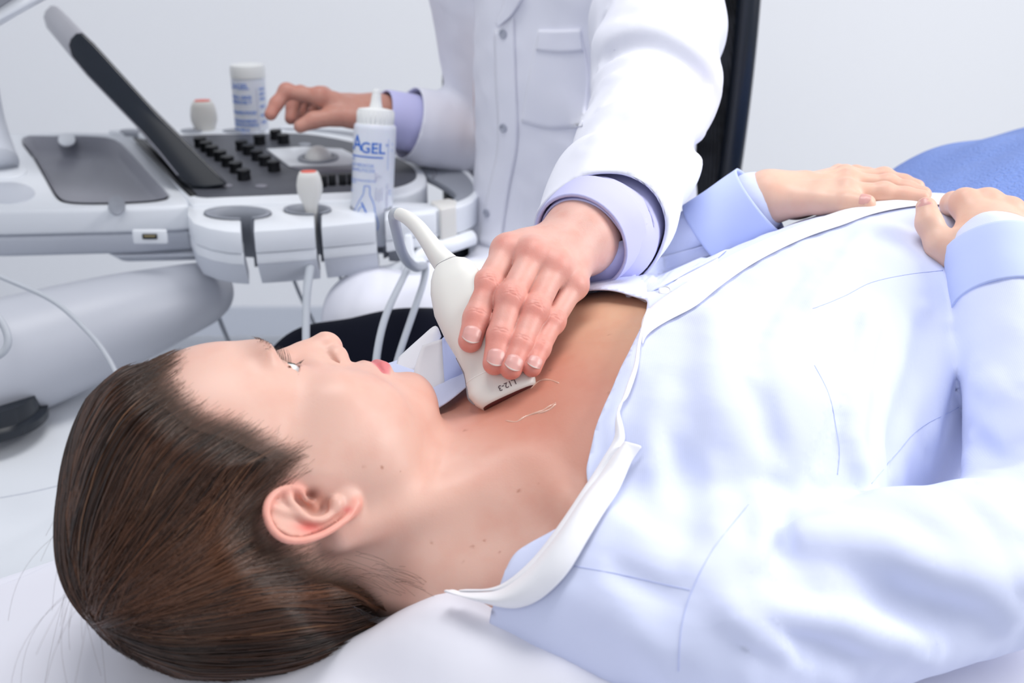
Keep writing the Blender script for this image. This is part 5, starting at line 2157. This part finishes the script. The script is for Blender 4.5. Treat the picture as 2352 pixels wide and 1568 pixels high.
_kv, _kf = nets(coat_core, V(-.30, .88, .50), V(.52, 1.80, 1.34), .012, 1)
_kb = BVHTree.FromPolygons([tuple(x) for x in _kv], [tuple(int(i) for i in q) for q in _kf])
CSEG = []
for pth, w, a in CFOLD:
    c = []
    for q in pth:
        h, nn = ray_px(_kb, q[0], q[1])
        c.append(h if h is not None else near_on(_kb, P(*q))[0])
    CSEG.append((cr(c, 3) if len(c) > 2 else np.array(c), w, a))


def coat_sdf(p):
    d = coat_core(p)
    near = np.abs(d) < .05
    if near.any():
        xx = p[near]
        add = np.zeros(len(xx), np.float32)
        for c, w, a in CSEG:
            lo, hi = c.min(0) - 3 * w, c.max(0) + 3 * w
            m = ((xx > lo) & (xx < hi)).all(1)
            if not m.any(): continue
            xm = xx[m]
            d2_ = np.full(len(xm), 9.0, np.float32)
            for i in range(len(c) - 1):
                d2_ = np.minimum(d2_, cone(xm, c[i], c[i + 1], 0, 0))
            e = np.minimum(np.linalg.norm(xm - c[0], axis=1), np.linalg.norm(xm - c[-1], axis=1))
            add[m] += 1.5 * a * np.exp(-(d2_ / w) ** 2) * np.clip(e / (2 * w), .2, 1)
        xd = xx.astype(float)
        add += (.0035 * sph_noise(xd * V(1, 1, .55), 28, 51) + .0012 * sph_noise(xd, 80, 52)).astype(np.float32)
        d[near] = d[near] - add
    return d


cv, cf = nets(coat_sdf, V(-.30, .88, .50), V(.52, 1.80, 1.34), .0048, 1)
# open the two sleeve ends
ax = nrm(SLV[-1][0] - SLV[-2][0])
t1 = (cv - SLV[-1][0]) @ ax
r1 = np.linalg.norm((cv - SLV[-1][0]) - t1[:, None] * ax, axis=1)
g1 = np.where((r1 < .085) & (t1 > -.05), .0045 - t1, 1)
axr = nrm(GW - GE)
RC = GW - (GW - GE) * .20
t2_ = (cv - RC) @ axr
r2_ = np.linalg.norm((cv - RC) - t2_[:, None] * axr, axis=1)
g2 = np.where((r2_ < .09) & (t2_ > -.05), -.001 - t2_, 1)
cv2, cf2 = clip(cv, [tuple(q) for q in cf], np.minimum(g1, g2))
cv2, cf2 = smooth_edge(cv2, cf2, 10)
coat = mesh('lab_coat', cv2, cf2, M['coat'], doc)
mod_solid(coat, .0022, 0)
_cb = BVHTree.FromPolygons([tuple(x) for x in cv], [tuple(int(i) for i in q) for q in cf])


def on_coat(px, py, lift=.0):
    h, nn = ray_px(_cb, px, py)
    if h is None: h, nn = near_on(_cb, P(px, py, 1.38))
    return h + nn * lift, nn


def coat_patch(name, rows, lift, parent, th=.0014, n=6, mt='coat'):
    R_ = np.array([cr(r, n) for r in rows])
    m0 = R_.shape[1]
    C_ = np.stack([cr(R_[:, i], n) if len(rows) > 2 else np.linspace(R_[0, i], R_[1, i], n + 1) for i in range(m0)], 1)
    m, k = C_.shape[:2]
    vv = []
    for i in range(m):
        for j in range(k):
            h, nn = on_coat(C_[i, j, 0], C_[i, j, 1])
            vv.append(h + nn * lift)
    ff = [(i * k + j, i * k + j + 1, (i + 1) * k + j + 1, (i + 1) * k + j) for i in range(m - 1) for j in range(k - 1)]
    o = mesh(name, vv, ff, M[mt], parent)
    mod_solid(o, th, 1)
    return o


M['coat_button'] = mat('grey_coat_button', (.40, .42, .50), .25, .5)
# breast pocket, button stand and lapel
coat_patch('breast_pocket', [[(1238, 68), (1285, 68), (1335, 66)], [(1215, 180), (1280, 185), (1352, 172)], [(1199, 280), (1260, 296), (1340, 292), (1356, 262)][:3]], .0025, coat)
coat_patch('pocket_hem', [[(1240, 68), (1285, 68), (1335, 66)], [(1234, 116), (1285, 121), (1341, 118)]], .0042, coat)
coat_patch('button_stand', [[(1138, 70), (1142, 200), (1146, 330), (1124, 440), (1100, 560)], [(1182, 40), (1188, 200), (1190, 330), (1170, 440), (1150, 575)]], .0022, coat)
coat_patch('lapel', [[(1168, -20), (1160, 20), (1146, 52)], [(1215, -20), (1185, 30), (1150, 62)]], .006, coat)
for (x, y) in ((1160, 78), (1160, 293), (1122, 488)):
    h, nn = on_coat(x, y, .003)
    lathe('button', [(.0001, 0), (.0060, 0), (.0063, .0012), (.0058, .0024), (.0042, .0026), (.0036, .0016), (.0001, .0016)], h, nn, M['coat_button'], coat, 24)
# seams of the sleeve hem
def loop_on(c, ax, r, n=40, off=.0004):
    out = []
    x = nrm(np.cross(ax, V(0, 0, 1)))
    y = np.cross(ax, x)
    for t in np.linspace(0, 2 * math.pi, n + 1):
        d = math.cos(t) * x + math.sin(t) * y
        h = _cb.ray_cast(Vector(c + d * r * 1.6), Vector(-d))
        out.append(np.array(h[0]) + d * off if h[0] is not None else c + d * r)
    return out


M['coat_seam'] = mat('coat_seam_thread', (.62, .62, .74), .9)
tube('hem_seam', loop_on(SLV[-1][0] - ax * .034, ax, .060), .0005, M['coat_seam'], coat, seg=5, n=1)
# shirt sleeves showing inside the coat
w0 = nrm(DW - SLV[-2][0])
a0 = SLV[-2][0] * .35 + SLV[-1][0] * .65
v, f = tube_vf([SLV[-3][0], a0 + V(.004, 0, -.004), P(1375, 520, .912), P(1340, 556, .892)], [.046, .045, .0415, .0385], seg=44, n=8, caps=False)
v = v + (sph_noise(v, 70, 61) * .002)[:, None] * nrm(V(.3, -.8, .5))
sl = mesh('shirt_sleeve', v, f, M['lilac'], doc)
mod_solid(sl, .0018, 0)
ca, cb_ = P(1372, 520, .911), P(1333, 556, .888)
v, f = tube_vf([ca, (ca + cb_) / 2, cb_], [.0425, .0415, .0395], seg=44, n=6, caps=False)
v = v + (sph_noise(v, 60, 62) * .0018)[:, None] * nrm(V(.3, -.8, .5))
cu = mesh('shirt_cuff', v, f, M['lilac'], doc)
mod_solid(cu, .0026, 1)
v, f = tube_vf([GE, GE * .4 + GW * .6, GW - (GW - GE) * .08, GW + (GW - GE) * .01], [.045, .043, .040, .038], seg=36, n=6, caps=False)
sl = mesh('shirt_cuff', v, f, M['lilac'], doc)
mod_solid(sl, .0022, 0)
# trousers and shoes
def trou(p):
    l1 = smin(cone(p, (.06, 1.52, .54), P(760, 905, 1.40), .100, .088), cone(p, P(760, 905, 1.40), V(-.22, 1.32, .10), .085, .055), .03)
    l2 = smin(cone(p, (.16, 1.50, .54), P(940, 880, 1.36), .100, .090), cone(p, P(940, 880, 1.36), V(.0, 1.22, .10), .080, .055), .03)
    return smin(smin(l1, l2, .06), ell(p, (.16, 1.52, .58), (.18, .15, .12)), .04) - (.003 * sph_noise(p.astype(float), 30, 71)).astype(np.float32)


tv, tf = nets(trou, V(-.45, 1.0, .02), V(.48, 1.75, .80), .012, 1)
mesh('trousers', tv, tf, M['trousers'], doc)
for x, y in ((-.22, 1.30), (.0, 1.20)):
    v, f = nets(lambda p: smin(ell(p, (x, y, .06), (.05, .07, .055)), ell(p, (x, y - .10, .035), (.045, .11, .035)), .03), V(x - .1, y - .25, -.01), V(x + .1, y + .12, .14), .01, 1)
    mesh('shoe', v, f, M['black_gloss'], doc)

# ================================================================== office chair
ch = empty('office_chair', V(.26, 1.66, 0), 'black office chair with a mesh back, behind the seated man', 'chair')
CB = 1.66
M['mesh_dark'] = mat('black_mesh_fabric', (.012, .013, .016), .6, .4, bump=[('Y', 160, .8, .002), ('X', 160, .8, .002)], noise_col=(11, .9, (.10, .105, .12)))
# back panel: curved sheet from seat height up
rows = []
nu, nvv = 26, 30
vv = []
for j in range(nvv + 1):
    t = j / nvv
    z = .55 + t * .80
    zz = z
    for i in range(nu + 1):
        u = -1 + 2 * i / nu
        x = .131 + u * (.205 + .012 * math.sin(t * 3)) + (z - 1.0) * .035
        y = 1.735 - .03 * (1 - u * u) * -1 + .05 * math.sin(t * 2.6) * -1 + .06 * t
        vv.append(V(x, y - .045 * u * u, z))
ff = [(j * (nu + 1) + i, j * (nu + 1) + i + 1, (j + 1) * (nu + 1) + i + 1, (j + 1) * (nu + 1) + i) for j in range(nvv) for i in range(nu)]
bk = mesh('mesh_back', vv, ff, M['mesh_dark'], ch)
mod_solid(bk, .004, 0)
A_ = np.array(vv).reshape(nvv + 1, nu + 1, 3)
fr_path = list(A_[2:, -1]) + list(A_[-1, ::-4][1:]) + list(A_[2:, 0][::-1])
v, f = tube_vf([q + V(0, 0, 0) for q in fr_path[::3]], .018, seg=16, n=5)
fix_normals(mesh('back_frame', v, f, M['black_gloss'], ch))
v, f = nets(lambda p: np.linalg.norm(np.maximum(np.abs(p - np.array([.18, 1.50, .46], np.float32)) - np.array([.19, .19, .012], np.float32), 0), axis=1) - .035, V(-.1, 1.2, .38), V(.5, 1.8, .54), .012, 1)
mesh('seat', v, f, M['trousers'], ch)
lathe('post', [(.0001, 0), (.025, 0), (.025, .33), (.0001, .33)], V(.18, 1.52, .09), V(0, 0, 1), M['black_gloss'], ch, 24)
tube('back_bracket', [V(.18, 1.62, .43), V(.20, 1.74, .46), V(.205, 1.76, .62)], .02, M['black_gloss'], ch)
for k in range(5):
    a = k * 2 * math.pi / 5 + .3
    e = V(.18 + .28 * math.cos(a), 1.52 + .28 * math.sin(a), .075)
    o = tube('star_leg', [V(.18, 1.52, .10), e], [.022, .014], M['black_gloss'], ch)
    lathe('castor', [(.0001, 0), (.024, 0), (.027, .006), (.027, .024), (.024, .03), (.0001, .03)], e + V(-.015, 0, -.045), V(1, 0, 0), M['black'], o, 20)
print('doctor', time.time() - _t)
